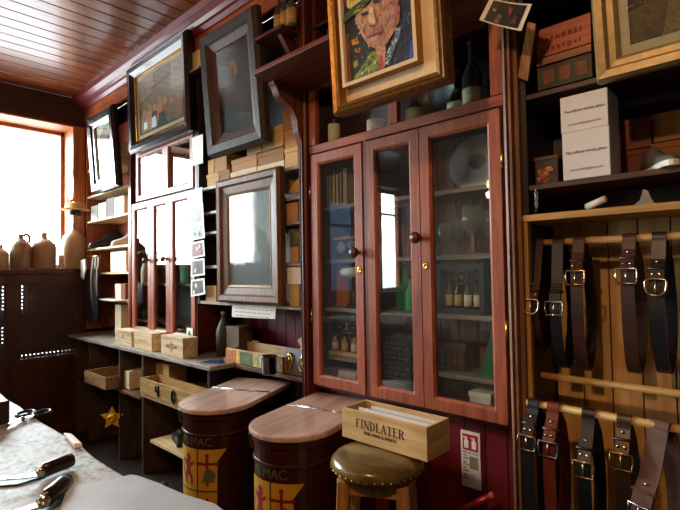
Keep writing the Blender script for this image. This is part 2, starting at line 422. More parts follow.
sash(t, 'fanlight', fl0, flm, 1.9, 2.27, 1.592, .045, RED); sash(t, 'fanlight', flm + .004, fl1, 1.9, 2.27, 1.592, .045, RED)
dx = [wx(133, 270), wx(152, 270), wx(170.5, 270), wx(196, 270)]
def knob(p, x, y, z, mt, r=.017):
    M().lathe([(.008, 0), (.008, .016), (r, .022), (r * 1.1, .032), (r * .8, .042), (0, .045)], T=Matrix.Translation((x, y, z)) @ Matrix.Rotation(PI / 2, 4, 'X')).build('knob', mt, p)
for i in range(3):
    o = sash(t, 'door', dx[i] + .002, dx[i + 1] - .002, .9, 1.885, 1.59, .055, RED)
    if i < 2: knob(o, dx[i + 1] - .03, 1.59, 1.45, MAH)
# ------------------------------------------------------------------ pigeonhole shelving in the middle
shelf_unit('shoe_box_shelving', 'open dark shelving full of shoe boxes behind the hanging portraits', 'shelving', -2.73, -1.747, 1.6, 1.87, 1.155, 2.76,
           [1.175, 1.395, 1.605, 1.73, 1.885], (DRK, WORN, DRK))
# ------------------------------------------------------------------ main cabinet
cx0, cx1, cz0, cz1 = -1.69, -.705, .81, 1.905
t = thing('display_cabinet', 'large red wooden display cabinet with three tall glass doors', 'cabinet', ((cx0 + cx1) / 2, 1.75, cz0))
for a in (cx0, cx1 - .02): M().box(a, a + .02, 1.625, 1.875, cz0, cz1 + .05).build('side_panel', MAH, t)
boards(cx0 + .02, cx1 - .02, 1.86, cz0, cz1 + .05, .09, [wood('#7a4434', '#b87860', 'z', .5, 8), DRK], 'back_panel', parent=t)
M().box(cx0, cx1, 1.625, 1.875, cz0 - .02, cz0 + .02).build('bottom_panel', MAHX, t)
CSH = [.94, 1.172, 1.405, 1.665]
for z in CSH: M().box(cx0 + .02, cx1 - .02, 1.67, 1.86, z - .018, z).build('shelf', WORN, t, bev=.002)
mid = M(); mid.box(-1.345, -1.33, 1.64, 1.86, cz0, cz1); mid.build('partition', MAH, t)
M().box(cx0, cx1, 1.6, 1.875, 1.92, 1.96).build('top_rail', REDX, t, bev=.003)
ddx = [cx0 + .012, -1.355, -1.328, -1.056, -1.052, cx1 - .012]
for i in range(3):
    x0, x1 = ddx[2 * i], ddx[2 * i + 1]
    o = sash(t, 'door', x0, x1, cz0 + .0, 1.912, 1.598, .051, RED, glass('#f4f8f6', 0, 1.5, .012))  # panes mix in a faint pale veil that lifts the dark inside
    if i < 2: knob(o, x1 - (.028 if i == 0 else .005), 1.598, 1.43 if i == 0 else 1.475, MAH, .022)
    if i != 1:
        px, py = ((360, 270) if i == 0 else (426, 266)); xx, zz = wx(px, py), wz(px, py)
        k = M(); k.lathe([(.011, 0), (.011, .002), (.009, .0035), (.0035, .0035), (.003, .001)], T=Matrix.Translation((xx, 1.598, zz)) @ Matrix.Rotation(PI / 2, 4, 'X') @ Matrix.Diagonal((1, 1.5, 1, 1)))
        k.build('keyhole', BRASS, o)
    hx = x0 - .006 if i == 0 else x1 + .006
    if i != 1:
        for z in (1.1, 1.7):
            h = M(); h.lathe([(.0045, 0), (.0045, .07)], hx, 1.596, z); h.build('hinge', BRASS, o)
M().box(-1.345, -1.328, 1.6, 1.625, cz0, 1.92).build('mullion', MAH, t)
# glazed compartment over the cabinet
t = thing('bottle_compartment', 'glazed bottle compartment over the red display cabinet, below the bracket shelf', 'cabinet', (-1.2, 1.75, 1.962))
oz = 2.225
for a, b in ((cx0, cx0 + .045), (cx1 - .045, cx1), (wx(388, 120), wx(397, 120))):
    M().box(a, b, 1.6, 1.63, 1.962, oz).build('post', RED, t, bev=.002)
M().box(cx0, cx1, 1.6, 1.63, oz, oz + .03).build('head_rail', MAHX, t)
M().box(cx0, cx1, 1.86, 1.87, 1.962, oz + .02).build('back_panel', DRKX, t)
M().box(cx0, cx1, 1.63, 1.86, oz, oz + .018).build('top_panel', DRKX, t)
for a, b in ((cx0 + .04, wx(389, 120)), (wx(396, 120), cx1 - .04)):
    M().box(a, b, 1.612, 1.6155, 1.962, oz).build('glass_pane', GL, t)
# bracket shelf on its scrolled corbel
t = thing('bracket_shelf', 'dark bracket shelf on a scrolled corbel above the display cabinet', 'shelf', (-1.2, 1.45, 2.245))
board = [(-1.765, 1.598), (-1.765, 1.35), (-1.745, 1.308), (-.72, 1.308), (-.72, 1.598)]
M().prism(board, 2.2455, 2.268, 'xy').build('shelf_board', wood('#3c1a10', '#8a4a2c', 'x', .4, 6), t, bev=.003)
cs = spline([(1.59, 2.245, 0), (1.415, 2.245, 0), (1.42, 2.215, 0), (1.445, 2.175, 0), (1.51, 2.14, 0), (1.545, 2.09, 0), (1.552, 2.04, 0), (1.57, 2.0, 0), (1.59, 1.965, 0)], 6)
M().prism([(p.x, p.y) for p in cs[6:]] + [(1.59, 2.245)], -1.755, -1.715, 'yz').build('corbel', wood('#3c1a10', '#8a4a2c', 'z', .4, 6), t, bev=.002)
# upper cubby shelves left of the bracket
t = thing('ceiling_shelving', 'dark open bottle shelving right under the ceiling cornice', 'shelving', (-1.2, 1.74, 2.27))
for z in (2.285, 2.56): M().box(-1.69, -.7, 1.62, 1.86, z - .016, z).build('shelf', DRKX, t)
M().box(-1.74, -.7, 1.86, 1.87, 2.27, 2.76).build('back_panel', DRKX, t)
for x in (-1.67, -1.2): M().box(x - .012, x + .012, 1.625, 1.86, 2.27, 2.76).build('partition', MAH, t)
t = thing('bottle_ledge', 'short dark bottle ledge high above the shoe boxes, left of the reddish post', 'shelf', (-1.95, 1.55, 2.6))
zb = wz(292, 24, 1.5)
M().box(-1.93, -1.72, 1.46, 1.572, zb - .016, zb).build('shelf_board', MAHX, t)
M().prism([(1.6, zb - .016), (1.5, zb - .016), (1.6, zb - .14)], -1.8, -1.775, 'yz').build('bracket', MAH, t)
M().box(-1.93, -1.75, 1.59, 1.598, zb, zb + .16).build('back_board', DRKX, t)

# ------------------------------------------------------------------ shop window stand with cane lattice
t = thing('lattice_window_stand', 'dark wooden window stand with cane lattice front, carrying stoneware jugs', 'cabinet', (XF + .2, .6, 0))
LW = wood('#2e1410', '#5a2c20', 'y', .45, 6); LWZ = wood('#2e1410', '#5a2c20', 'z', .45, 6)
xs = XF + .04
M().box(XF - .24, xs + .05, -.6, 1.5, 1.365, 1.405).build('top_board', LW, t, bev=.004)
ya, yb = wz(0, 0), 0
y0l, y1l = 1.075, 1.512; zl0, zl1 = .635, 1.285
f = M()
f.box(xs, xs + .03, y1l, 1.585, 0, 1.365); f.box(xs, xs + .03, .99, y0l, 0, 1.365); f.box(xs, xs + .03, y0l, y1l, zl1, 1.365); f.box(xs, xs + .03, y0l, y1l, .5, zl0)
f.box(xs + .01, xs + .03, y0l, y1l, 0, .5); f.box(xs, xs + .03, -.5, -.43, 0, 1.365); f.box(xs, xs + .03, -.43, .99, 1.285, 1.365); f.box(xs, xs + .03, -.43, .99, .0, .635)
f.box(xs, xs + .03, .24, .31, .635, 1.285)
f.build('front_frame', LWZ, t, bev=.003)
def lattice(a, b, lab):
    g = M(); st = .03
    y = a
    while y < b: g.box(xs + .014, xs + .018, y, y + .0238, zl0, zl1); y += .03
    z = zl0
    while z < zl1: g.box(xs + .0185, xs + .0225, a, b, z, z + .0238); z += st
    g.build(lab, mat('#3c2e28', .6, name='cane'), t)
lattice(y0l, y1l, 'cane_lattice'); lattice(.31, .99, 'cane_lattice'); lattice(-.43, .24, 'cane_lattice')

# ------------------------------------------------------------------ long low counter in front of the bookcases
t = thing('wall_counter', 'long low wooden counter with worn pale edge and open bays below the bookcases', 'counter', (-3.3, 1.65, 0))
zc = .832
M().box(-4.62, -2.335, 1.44, 1.86, zc - .024, zc).build('counter_top', WORN, t, bev=.003)
M().box(-2.335, -1.75, 1.6, 1.86, zc - .03, zc - .006).build('counter_extension', BRNX, t, bev=.003)
for x in (-4.5, -4.2, wx(118, 350, 1.46), wx(141, 372, 1.46)): M().box(x - .012, x + .012, 1.47, 1.85, .0, zc - .024).build('upright', wood('#2e2218', '#5a4632', 'z', .6, 8), t)  # uprights in darker wood, the shade of the bays put into their colour
for x in (-2.4,): M().box(x - .012, x + .012, 1.47, 1.85, .0, zc - .024).build('upright', DRK, t)
zsh = wz(143, 392, 1.44)
M().box(wx(142, 392, 1.44), -2.42, 1.43, 1.85, zsh - .026, zsh).build('bay_shelf', PALX, t, bev=.003)
zs2 = wz(92, 379, 1.46)
M().box(-4.49, wx(140, 380, 1.46), 1.46, 1.85, zs2 - .02, zs2).build('bay_shelf', BRNX, t, bev=.003)
zs3 = wz(175, 452, 1.46)
M().box(wx(150, 445, 1.46), -2.42, 1.46, 1.85, zs3 - .02, zs3).build('bay_shelf', PALX, t, bev=.003)
M().box(-4.5, -2.4, 1.85, 1.865, 0, zc - .03).build('back_panel', DRKX, t)

# ------------------------------------------------------------------ work bench in the foreground
zt = .96
BENCHM = None
def bench_mat():
    m, n, l = _new('worn_bench_metal'); b = n['Principled BSDF']
    tc = n.new('ShaderNodeTexCoord'); a = n.new('ShaderNodeTexNoise'); a.inputs['Scale'].default_value = 34; a.inputs['Detail'].default_value = 8; a.inputs['Roughness'].default_value = .7
    v = n.new('ShaderNodeTexVoronoi'); v.inputs['Scale'].default_value = 60
    l.new(tc.outputs['Object'], a.inputs['Vector']); l.new(tc.outputs['Object'], v.inputs['Vector'])
    r = n.new('ShaderNodeValToRGB'); e = r.color_ramp.elements
    e[0].position = .36; e[0].color = lin('#3c3c3e'); e[1].position = .52; e[1].color = lin('#a4a8ac')
    l.new(a.outputs['Fac'], r.inputs['Fac']); l.new(r.outputs['Color'], b.inputs['Base Color'])
    mr = n.new('ShaderNodeMapRange'); mr.inputs[3].default_value = .42; mr.inputs[4].default_value = .7
    l.new(a.outputs['Fac'], mr.inputs[0]); l.new(mr.outputs[0], b.inputs['Roughness'])
    b.inputs['Metallic'].default_value = .1
    ad = n.new('ShaderNodeMath'); ad.operation = 'ADD'; l.new(a.outputs['Fac'], ad.inputs[0]); l.new(v.outputs['Distance'], ad.inputs[1])
    bp = n.new('ShaderNodeBump'); bp.inputs['Strength'].default_value = .3; bp.inputs['Distance'].default_value = .003
    l.new(ad.outputs[0], bp.inputs['Height']); l.new(bp.outputs['Normal'], b.inputs['Normal'])
    return m
t = thing('work_bench', 'worn metal-topped cobbler work bench in the foreground', 'workbench', (-1.5, .05, 0))
edge = [(-2.9, .4)] + [(-2.9 + i * .12, .4 + random.uniform(-.006, .006)) for i in range(1, 19)] + [(-.62, .4), (-.62, -.3), (-2.9, -.3)]
M().prism(edge, zt - .035, zt, 'xy').build('bench_top', bench_mat(), t, bev=.005)
M().box(-2.85, -.67, -.25, .33, .1, zt - .035).build('bench_body', DRKX, t)
M().box(-2.8, -.7, -.2, .28, 0, .1).build('plinth', DRKX, t)

# ================================================================== THINGS
# ------------------------------------------------------------------ pictures
def poly_art(parent, polys, name='picture', y=0.0, rough=None):
    """flat painted picture: polygons (colour, [(x, z)...]) laid in paint layers"""
    a = M()
    st = min(.00035, .008 / len(polys))
    for i, (c, pts) in enumerate(polys):
        yy = y - st * i
        a.add([(p[0], yy, p[1]) for p in pts], [tuple(range(len(pts)))], 0, False, lin(c))
    return a.build(name, art_mat(), parent)
def ell(cx, cz, rx, rz, n=14, rot=0):
    o = []
    for i in range(n):
        a = 2 * PI * i / n; u, v = rx * math.cos(a), rz * math.sin(a)
        o.append((cx + u * math.cos(rot) - v * math.sin(rot), cz + u * math.sin(rot) + v * math.cos(rot)))
    return o
def picture(name, label, x0, x1, z0, z1, Y, lean, prof, fm, inset, polys_fn, gl=None, mount=None, group=None):
    t = thing(name, label, 'picture', group=group)
    W, Hh = x1 - x0, z1 - z0
    M().frame(-W / 2, W / 2, 0, Hh, prof).build('frame', fm, t)
    M().box(-W / 2 + .01, W / 2 - .01, -.004, 0, .01, Hh - .01).build('backing', DRK, t)
    i = inset
    if mount:
        mi, mm = mount
        M().frame(-W / 2, W / 2, 0, Hh, [(inset - .004, -.011), (mi, -.011), (mi, -.008)]).build('mount', mm, t); i = mi - .002
    poly_art(t, polys_fn(-W / 2 + i, W / 2 - i, i, Hh - i), y=-.0065)
    if gl:
        M().box(-W / 2 + inset - .004, W / 2 - inset + .004, -.0165, -.0135, inset - .004, Hh - inset + .004).build('picture_glass', gl, t)
    place(t, ((x0 + x1) / 2, Y, z0), rx=math.radians(lean))
    return t
def R4(l, r, b, t_): return [(l, b), (r, b), (r, t_), (l, t_)]
def fr(l, r, b, t_):
    return lambda u, v: (l + (r - l) * u, b + (t_ - b) * v)
# pale print next to the window
def art1(l, r, b, t_):
    q = fr(l, r, b, t_)
    return [('#c8c4b8', R4(l, r, b, t_)), ('#6a7078', [q(.15, .55), q(.85, .55), q(.85, .85), q(.5, .95), q(.15, .8)]), ('#a8a498', [q(.2, .1), q(.8, .1), q(.8, .45), q(.2, .45)]), ('#4a4a48', [q(.65, .7), q(.8, .7), q(.8, .82), q(.65, .8)])]
BFR = mat('#0d0f14', .25, coat=.6, name='black_frame')
picture('framed_print', 'tall black-framed glazed print leaning out beside the shop window', *rect(91, 121, 118, 107, 122, 183, 97, 195, 1.55), 1.575, 4.2,
        [(0, 0, 0), (0, -.03, 0), (.02, -.05, 0), (.07, -.045, 0), (.085, -.03, 1), (.1, -.028, 1), (.105, -.012, 1)], [BFR, SILV], .1, art1, GL)
# group scene in black frame
def art2(l, r, b, t_):
    q = fr(l, r, b, t_); random.seed(3)
    o = [('#8a7458', R4(l, r, b, t_)), ('#5c4430', [q(0, 0), q(1, 0), q(1, .3), q(0, .25)]), ('#b09878', [q(0, .6), q(.35, .7), q(.35, 1), q(0, 1)]),
         ('#8c785c', [q(.4, .65), q(.7, .6), q(.7, 1), q(.4, 1)]), ('#c0a888', [q(.75, .55), q(1, .55), q(1, 1), q(.75, 1)]), ('#4e3a2a', [q(.3, .72), q(.75, .8), q(.75, .84), q(.3, .76)])]
    for u, v, c in ((.12, .3, '#b87850'), (.25, .38, '#d08a58'), (.38, .33, '#3a3430'), (.5, .42, '#c87848'), (.62, .36, '#8a4830'), (.76, .3, '#6a5a4a'), (.9, .34, '#94603c')):
        o += [(c, [q(u - .09, .04), q(u + .09, .04), q(u + .07, v), q(u - .07, v)]), ('#c08a62', ell(*q(u, v + .06), (r - l) * .045, (t_ - b) * .06))]
    o += [('#181818', [q(.42, .03), q(.66, .03), q(.6, .26), q(.48, .24)]), ('#c8ccd4', [q(.3, .05), q(.42, .05), q(.4, .25), q(.32, .22)]), ('#e0e4ea', [q(.12, .08), q(.2, .08), q(.2, .2), q(.12, .2)])]
    return o
x0, x1, z0, z1 = rect(130, 70, 190, 33, 193, 152 - 20, 133, 152, 1.55)
picture('framed_group_picture', 'black-framed group scene with pale mount above the glazed bookcase', x0, x1, z0, z1, 1.578, 2,
        [(0, 0, 0), (0, -.035, 0), (.02, -.055, 0), (.05, -.05, 0), (.075, -.03, 0), (.082, -.026, 1), (.09, -.024, 1), (.092, -.011, 1)], [BFR, GOLD], .09, art2, GL, (.118, mat('#d8c8a8', .8, name='mount')))
# dark portrait
def art3(l, r, b, t_):
    q = fr(l, r, b, t_)
    return [('#3a3430', R4(l, r, b, t_)), ('#2a2420', [q(0, 0), q(1, 0), q(.95, .4), q(.7, .62), q(.55, .66), q(.4, .6), q(.1, .4)]),
            ('#463424', [q(.55, .1), q(.75, .15), q(.7, .5), q(.6, .55)]), ('#8a6038', ell(*q(.5, .72), (r - l) * .11, (t_ - b) * .11)), ('#6a4424', [q(.4, .72), q(.45, .62), q(.5, .62), q(.47, .8)]),
            ('#a87c4a', ell(*q(.46, .79), (r - l) * .09, (t_ - b) * .04)), ('#b88a58', [q(.53, .64), q(.57, .64), q(.58, .76), q(.54, .76)]), ('#5a4028', [q(.44, .58), q(.56, .58), q(.54, .64), q(.46, .64)])]
x0, x1, z0, z1 = rect(204, 45, 259, 8, 270, 138, 213, 157, 1.52)
ORN = mat('#362c26', .6, .15, .5, 90, bump=.9, name='carved_frame')
picture('dark_portrait', 'large dark portrait in a wide carved grey-brown frame, above the smaller glazed portrait', x0, x1, z0, z1, 1.56, 4.7,
        [(0, 0, 0), (0, -.03, 0), (.015, -.055, 0), (.06, -.05, 0), (.07, -.035, 1), (.11, -.02, 1), (.115, -.011, 1)], [ORN, wood('#2e1a14', '#5a3626', 'z')], .115, art3, GL)
# glazed portrait
def art4(l, r, b, t_):
    q = fr(l, r, b, t_)
    return [('#6a747c', R4(l, r, b, t_)), ('#2c3238', [q(.05, 0), q(1, 0), q(1, .3), q(.85, .55), q(.65, .62), q(.4, .62), q(.2, .5)]),
            ('#c8c8c4', [q(.45, .35), q(.58, .35), q(.62, .62), q(.5, .58), q(.44, .62)]), ('#3a3c40', [q(.5, .35), q(.54, .35), q(.54, .56), q(.5, .56)]),
            ('#b09a88', ell(*q(.52, .74), (r - l) * .13, (t_ - b) * .1)), ('#6a5a50', ell(*q(.52, .83), (r - l) * .13, (t_ - b) * .045)), ('#a08878', [q(.46, .62), q(.58, .62), q(.57, .68), q(.47, .68)])]
x0, x1, z0, z1 = rect(215, 182, 278, 165, 281, 305, 217, 303, 1.55)
picture('glazed_portrait', 'portrait of a man in a dark suit behind reflecting glass in a brown moulded frame', x0, x1, z0, z1, 1.592, .4,
        [(0, 0, 0), (0, -.03, 0), (.015, -.045, 0), (.04, -.042, 0), (.05, -.03, 0), (.085, -.024, 1), (.09, -.026, 1), (.1, -.02, 1), (.102, -.011, 1)],
        [wood('#4a2a1a', '#7e5236', 'z', .5, 7, spec=.3), mat('#8a7050', .4, .3, name='slip')], .1, art4, glass('#f4f8f6', .07, 1.36, .05))  # pane's pale veil adds to the reflection haze
# gilt framed painted portrait of a man in a hat
Y5 = 1.29
a, b, c = at(340, 119, Y5), at(453, 80, Y5), at(333, 0, Y5)
x0, x1, z0 = a.x, b.x, (a.z + b.z) / 2; W5 = x1 - x0; H5 = .7
t = thing('hat_man_painting', 'gilt-framed painting of a man in a brimmed hat hanging over the cabinet doors', 'picture')
M().frame(-W5 / 2, W5 / 2, 0, H5, [(0, 0), (0, -.04), (.006, -.052), (.018, -.044), (.022, -.05), (.034, -.046, 1), (.038, -.012, 1), (.04, -.011, 1)]).build('frame', [GOLDD, mat('#9a6428', .45, .4, .2, name='gilt_flat')], t)
M().box(-W5 / 2 + .01, W5 / 2 - .01, -.003, 0, .01, H5 - .01).build('backing', DRK, t)
cpx = lambda px, py: (at(px, py, Y5).x - (x0 + x1) / 2, at(px, py, Y5).z - z0)
il, ib = cpx(353, 89); ir, _ = cpx(421, 50); ib = cpx(385, 74)[1]
M().frame(il - .085, ir + .085, ib - .085, H5 - .035, [(0, -.012), (.072, -.012, 1), (.072, -.048), (.085, -.048), (.088, -.036)]).build('mount', [mat('#d8c49c', .7, var=.05, name='linen_mount'), mat('#a8762c', .5, .2, name='gilt_flat')], t)
PB = lambda L: [cpx(*p) for p in L]
il2, ir2, ib2 = il, ir, ib
def inside(p, poly):
    c = False
    for i in range(len(poly)):
        a_, b_ = poly[i - 1], poly[i]
        if (a_[1] > p[1]) != (b_[1] > p[1]) and p[0] < (b_[0] - a_[0]) * (p[1] - a_[1]) / (b_[1] - a_[1]) + a_[0]: c = not c
    return c
U = lambda L: [(330 + u / 5.1, v / 5.1) for u, v in L]
def mixh(a_, b_, t_): return '#' + ''.join('%02x' % max(0, min(255, int(int(a_[k:k + 2], 16) * (1 - t_) + int(b_[k:k + 2], 16) * t_))) for k in (1, 3, 5))
def strokes(poly, cf, n, ln, wd, ang):
    o = []; xs_ = [p[0] for p in poly]; ys_ = [p[1] for p in poly]
    while len(o) < n:
        p = (random.uniform(min(xs_), max(xs_)), random.uniform(min(ys_), max(ys_)))
        if not inside(p, poly): continue
        q = ang + random.uniform(-.5, .5); l_ = ln * random.uniform(.6, 1.3); w_ = wd * random.uniform(.7, 1.3); dx_, dy_ = math.cos(q), math.sin(q)
        o.append((cf(p), PB([(p[0] - dx_ * l_, p[1] - dy_ * l_), (p[0] - dy_ * w_, p[1] + dx_ * w_), (p[0] + dx_ * l_, p[1] + dy_ * l_), (p[0] + dy_ * w_, p[1] - dx_ * w_)])))
    return o
random.seed(12)
FACE = U([(175, 95), (205, 75), (260, 30), (300, -20), (380, -20), (395, 60), (390, 130), (355, 190), (325, 240), (270, 262), (235, 250), (205, 205), (180, 150)])
fcol = lambda p: mixh(mixh('#d2ae86', '#9a6a68', max(0, min(1, (p[0] - 368) / 34))), random.choice(['#e0c49c', '#8a5a58', '#b88a70', '#6a4a54', '#c8a080']), random.uniform(.05, .4))
COATR = U([(385, -20), (455, -20), (470, 300), (320, 365), (335, 320), (370, 250), (400, 140), (398, 60)])
COATL = U([(140, 440), (155, 395), (200, 345), (250, 275), (275, 270), (290, 370), (200, 415)])
FUR = U([(312, 345), (322, 285), (345, 245), (375, 165), (398, 150), (392, 200), (362, 262), (335, 335)])
col = [('#141c22', R4(il, ir, ib, H5 - .12)), ('#7a3e1a', PB(U([(100, 185), (128, 195), (138, 435), (112, 452)]))), ('#5a2a14', PB(U([(85, -20), (140, -20), (110, 110), (98, 130)]))),
 ('#1c2a1c', PB(U([(130, 190), (200, 180), (250, 270), (200, 340), (140, 420)]))),
 ('#c88a20', PB(U([(145, 220), (175, 208), (182, 235), (150, 245)]))), ('#b8701c', PB(U([(160, 262), (190, 255), (182, 280), (162, 282)]))), ('#a89a38', PB(U([(150, 330), (170, 315), (175, 345), (152, 360)])))]
col += strokes(U([(130, 190), (200, 180), (250, 270), (200, 340), (140, 420)]), lambda p: random.choice(['#1a2418', '#2a3a22', '#4a4a1c', '#7a5a1c']), 30, 2.2, .7, 1.2)
col += [('#16243a', PB(COATR)), ('#7a8a34', PB(COATL))]
col += strokes(COATR, lambda p: random.choice(['#0e1626', '#1c3054', '#24406e', '#102038', '#2c5a8a']), 60, 4, .9, 1.8)
col += [('#2a4e98', PB(U([(440, 230), (468, 205), (468, 300), (430, 315)])))]
col += strokes(COATL, lambda p: random.choice(['#b8b848', '#5a7a34', '#2c5a58', '#8a9a3c', '#d0cc78', '#3a6a6a']), 60, 3.2, .9, -.9)
col += [('#c09074', PB(U([(265, 262), (318, 235), (316, 275), (308, 360), (288, 365), (280, 300)]))), ('#b44a38', PB(U([(285, 290), (300, 300), (308, 360), (284, 372)]))), ('#54708a', PB(FUR))]
col += strokes(FUR, lambda p: random.choice(['#b4ccd4', '#7a9aae', '#3a5470', '#dce6e4', '#4a6a7a']), 40, 2.4, .6, 1.9)
col += [('#b48c70', PB(FACE))] + strokes(FACE, fcol, 170, 3.0, .9, 1.9)
col += [('#4a3440', PB(U([(200, 92), (238, 78), (242, 96), (210, 106)]))), ('#4a3440', PB(U([(262, 28), (300, 8), (304, 36), (268, 46)]))), ('#14100f', PB(U([(215, 92), (232, 86), (232, 97), (218, 100)]))), ('#14100f', PB(U([(272, 28), (290, 20), (290, 34), (275, 39)]))),
 ('#d8b894', PB(U([(246, 62), (262, 58), (278, 132), (252, 148), (240, 130)]))), ('#7e4e54', PB(U([(262, 60), (284, 118), (292, 150), (276, 136)]))), ('#6a3e44', PB(U([(240, 140), (256, 152), (282, 142), (262, 160), (246, 156)]))),
 ('#7a4048', PB(U([(228, 206), (262, 190), (304, 176), (300, 190), (262, 204), (236, 214)]))), ('#c89a86', PB(U([(236, 216), (264, 206), (296, 194), (282, 214), (250, 224)]))), ('#8a5a5c', PB(U([(300, 130), (312, 150), (306, 196), (298, 160)]))), ('#8a5a5c', PB(U([(205, 150), (222, 190), (232, 214), (212, 190)]))),
 ('#a85a60', PB(U([(372, 40), (388, 45), (386, 100), (372, 130), (366, 90)])))]
BRIM = U([(96, 158), (100, 138), (150, 72), (205, 28), (262, -22), (330, -22), (290, 2), (250, 28), (205, 76), (170, 98), (130, 128)])
CROWN = U([(135, -22), (258, -22), (205, 28), (150, 70), (136, 60)])
col += [('#48623c', PB(BRIM)), ('#c8c070', PB(CROWN))] + strokes(CROWN, lambda p: random.choice(['#e4dc9c', '#b8a840', '#7a9a54', '#d8c868', '#8a8a3c']), 40, 3.5, .9, -1.0)
col += strokes(BRIM, lambda p: random.choice(['#2c4a34', '#8a9a40', '#3a5a3c', '#c8b838', '#1e3428']), 40, 3.5, .7, -.72)
M().box(il - .004, ir + .004, -.035, -.034, ib - .004, H5 - .115).build('canvas', DRK, t); poly_art(t, col, y=-.0352)
place(t, ((x0 + x1) / 2, Y5 + .012, z0), rx=math.radians(3.5))
# gilt picture at the right edge
def art6(l, r, b, t_):
    q = fr(l, r, b, t_)
    return [('#4a3a28', R4(l, r, b, t_)), ('#8a7450', [q(.2, 0), q(.75, 0), q(.9, .5), q(.6, .8), q(.3, .5)]), ('#6a5438', [q(0, 0), q(.3, 0), q(.4, .4), q(0, .3)]), ('#a08a60', ell(*q(.6, .5), .05, .07))]
Y6 = 1.5
a, b = at(597, 84, Y6), at(678, 60, Y6)
picture('gilt_picture', 'small dark picture in a wide stepped gilt frame above the shelf of white boxes', a.x, a.x + .42, (a.z + b.z) / 2, (a.z + b.z) / 2 + .46, Y6 + .03, 8,
        [(0, 0, 0), (0, -.03, 0), (.008, -.045, 0), (.028, -.042, 0), (.036, -.028, 0), (.052, -.026, 0), (.06, -.018, 0), (.062, -.012, 0)],
        [mat('#a08c5e', .45, .35, .2, 50, bump=.2, name='pale_gilt')], .06, art6, GL, (.085, mat('#d8ccae', .8, name='mount')))

# ------------------------------------------------------------------ strip of photo cards on the bookcase stile
cards = [(192, 138, 203, 134, 203, 163, 193, 166, '#e8e8e8', 'white card at the top of the chain of cards on the bookcase'),
 (187, 193, 202, 187, 203, 212, 188, 216, '#d8dcd8', 'pale card second from the top of the hanging chain'),
 (188, 210, 203, 203, 204, 222, 189, 226, '#a8a8a8', 'grey photo card below the pale card in the hanging chain'),
 (190, 226, 204, 222, 205, 238, 190, 241, '#b0b0b0', 'grey photo card in the middle of the hanging chain'),
 (191, 243, 204, 240, 205, 256, 191, 259, '#7a3a3a', 'reddish photo card third from the bottom of the chain'),
 (191, 260, 204.5, 258, 205, 275, 191, 277, '#5a3038', 'photo card with white border, second from the bottom of the chain'),
 (191, 280, 204.5, 278, 205.5, 294, 191, 297, '#4a4438', 'photo card with white border at the bottom of the chain')]
for i, (a, b, c, d, e, f_, g, h, pc, lab) in enumerate(cards):
    Yc = 1.583 - .0012 * i
    P = [at(a, b, Yc), at(c, d, Yc), at(e, f_, Yc), at(g, h, Yc)]
    t = thing('photo_card', lab, 'photo card', (sum(p.x for p in P) / 4, Yc, min(P[2].z, P[3].z)), 'photo cards hanging on the bookcase')
    M().prism([(p.x, p.z) for p in P], Yc, Yc - .001).build('card', WHT, t)
    ce = sum((Vector(p) for p in P), Vector()) / 4; Q = [ce + (p - ce) * .78 for p in P]; random.seed(i)
    pl = [(pc, [(p.x, p.z) for p in Q])]
    if i > 2:
        for k in range(7):
            u = ce + (Q[random.randrange(4)] - ce) * random.uniform(.1, .7)
            pl.append((random.choice(['#a83a3a', '#2a2a30', '#c8a888', '#8a9a98', '#d8d0c8', '#4a6a50']), ell(u.x, u.z, .012, .014, 6)))
    if i > 1: poly_art(t, pl, 'photo', y=Yc - .0013)

# ------------------------------------------------------------------ boxes helper
def carton(name, label, cat, x0, x1, z0, z1, y0, dep, mt, group=None, lid=None, lidm=None, rz=0):
    """a box with its front face at depth y0; lid = height of an overlapping lid"""
    t = thing(name, label, cat, group=group)
    W, Hh = x1 - x0, z1 - z0
    M().box(-W / 2, W / 2, 0, dep, 0, Hh - (.002 if lid else 0)).build('box_body', mt, t, bev=.002)
    if lid:
        M().box(-W / 2 - .003, W / 2 + .003, -.003, dep + .003, Hh - lid, Hh).build('box_lid', lidm or mt, t, bev=.002)
    place(t, ((x0 + x1) / 2, y0, z0), rz=rz); return t
S3Z = [1.175, 1.395, 1.605, 1.73, 1.885]
def sb(px0, px1, z0, z1, mt, lab, lid=.025, Y=1.61, g='shoe boxes on the middle shelving', dep=.22, lidm=None):
    pm = 170 if z0 > 1.8 else 240
    return carton('shoe_box', lab, 'shoe box', wx(px0, pm, Y), wx(px1, pm, Y) - .003, z0, z1, Y, dep, mt, g, lid, lidm)
z = 1.886
sb(207, 219, z, z + .075, CARD2, 'tan shoe box at the bottom left of the pile beside the photo cards')
sb(219.5, 230, z, z + .075, CARD3, 'brown shoe box in the bottom row, second from the left post')
sb(231, 257, z, z + .05, CARDL, 'wide pale shoe box under the orange-tan lid, left of the cream one')
sb(258, 284.5, z, z + .045, CARDL, 'cream shoe box on the shelf directly above the glazed portrait corner')
sb(285, 298.5, z, z + .1, CARD2, 'yellowish shoe box on the shelf against the right post, lower of two')
sb(208, 214, z + .077, z + .165, CARD2, 'narrow cream box standing on top of the left pile', None)
sb(214.5, 227, z + .077, z + .18, CARD, 'upright brown box standing on the left pile below the dark portrait', None)
sb(232, 257, z + .052, z + .12, CARD, 'orange-tan shoe box in the second row left of centre')
sb(258, 284, z + .047, z + .115, CARD3, 'brown shoe box in the second row above the cream box')
sb(247, 262, z + .122, z + .22, CARD2, 'tan shoe box in the top row under the portrait, left of its twin')
sb(262.5, 283.5, z + .122, z + .235, CARD2, 'tan shoe box in the top row under the portrait, right of its twin')
sb(285, 298.5, z + .102, z + .19, CARD, 'brown-yellow shoe box against the right post, upper of two')
sb(284, 300, z + .192, z + .30, CARD3, 'brown shoe box half hidden by the corbel at the top of the pile')
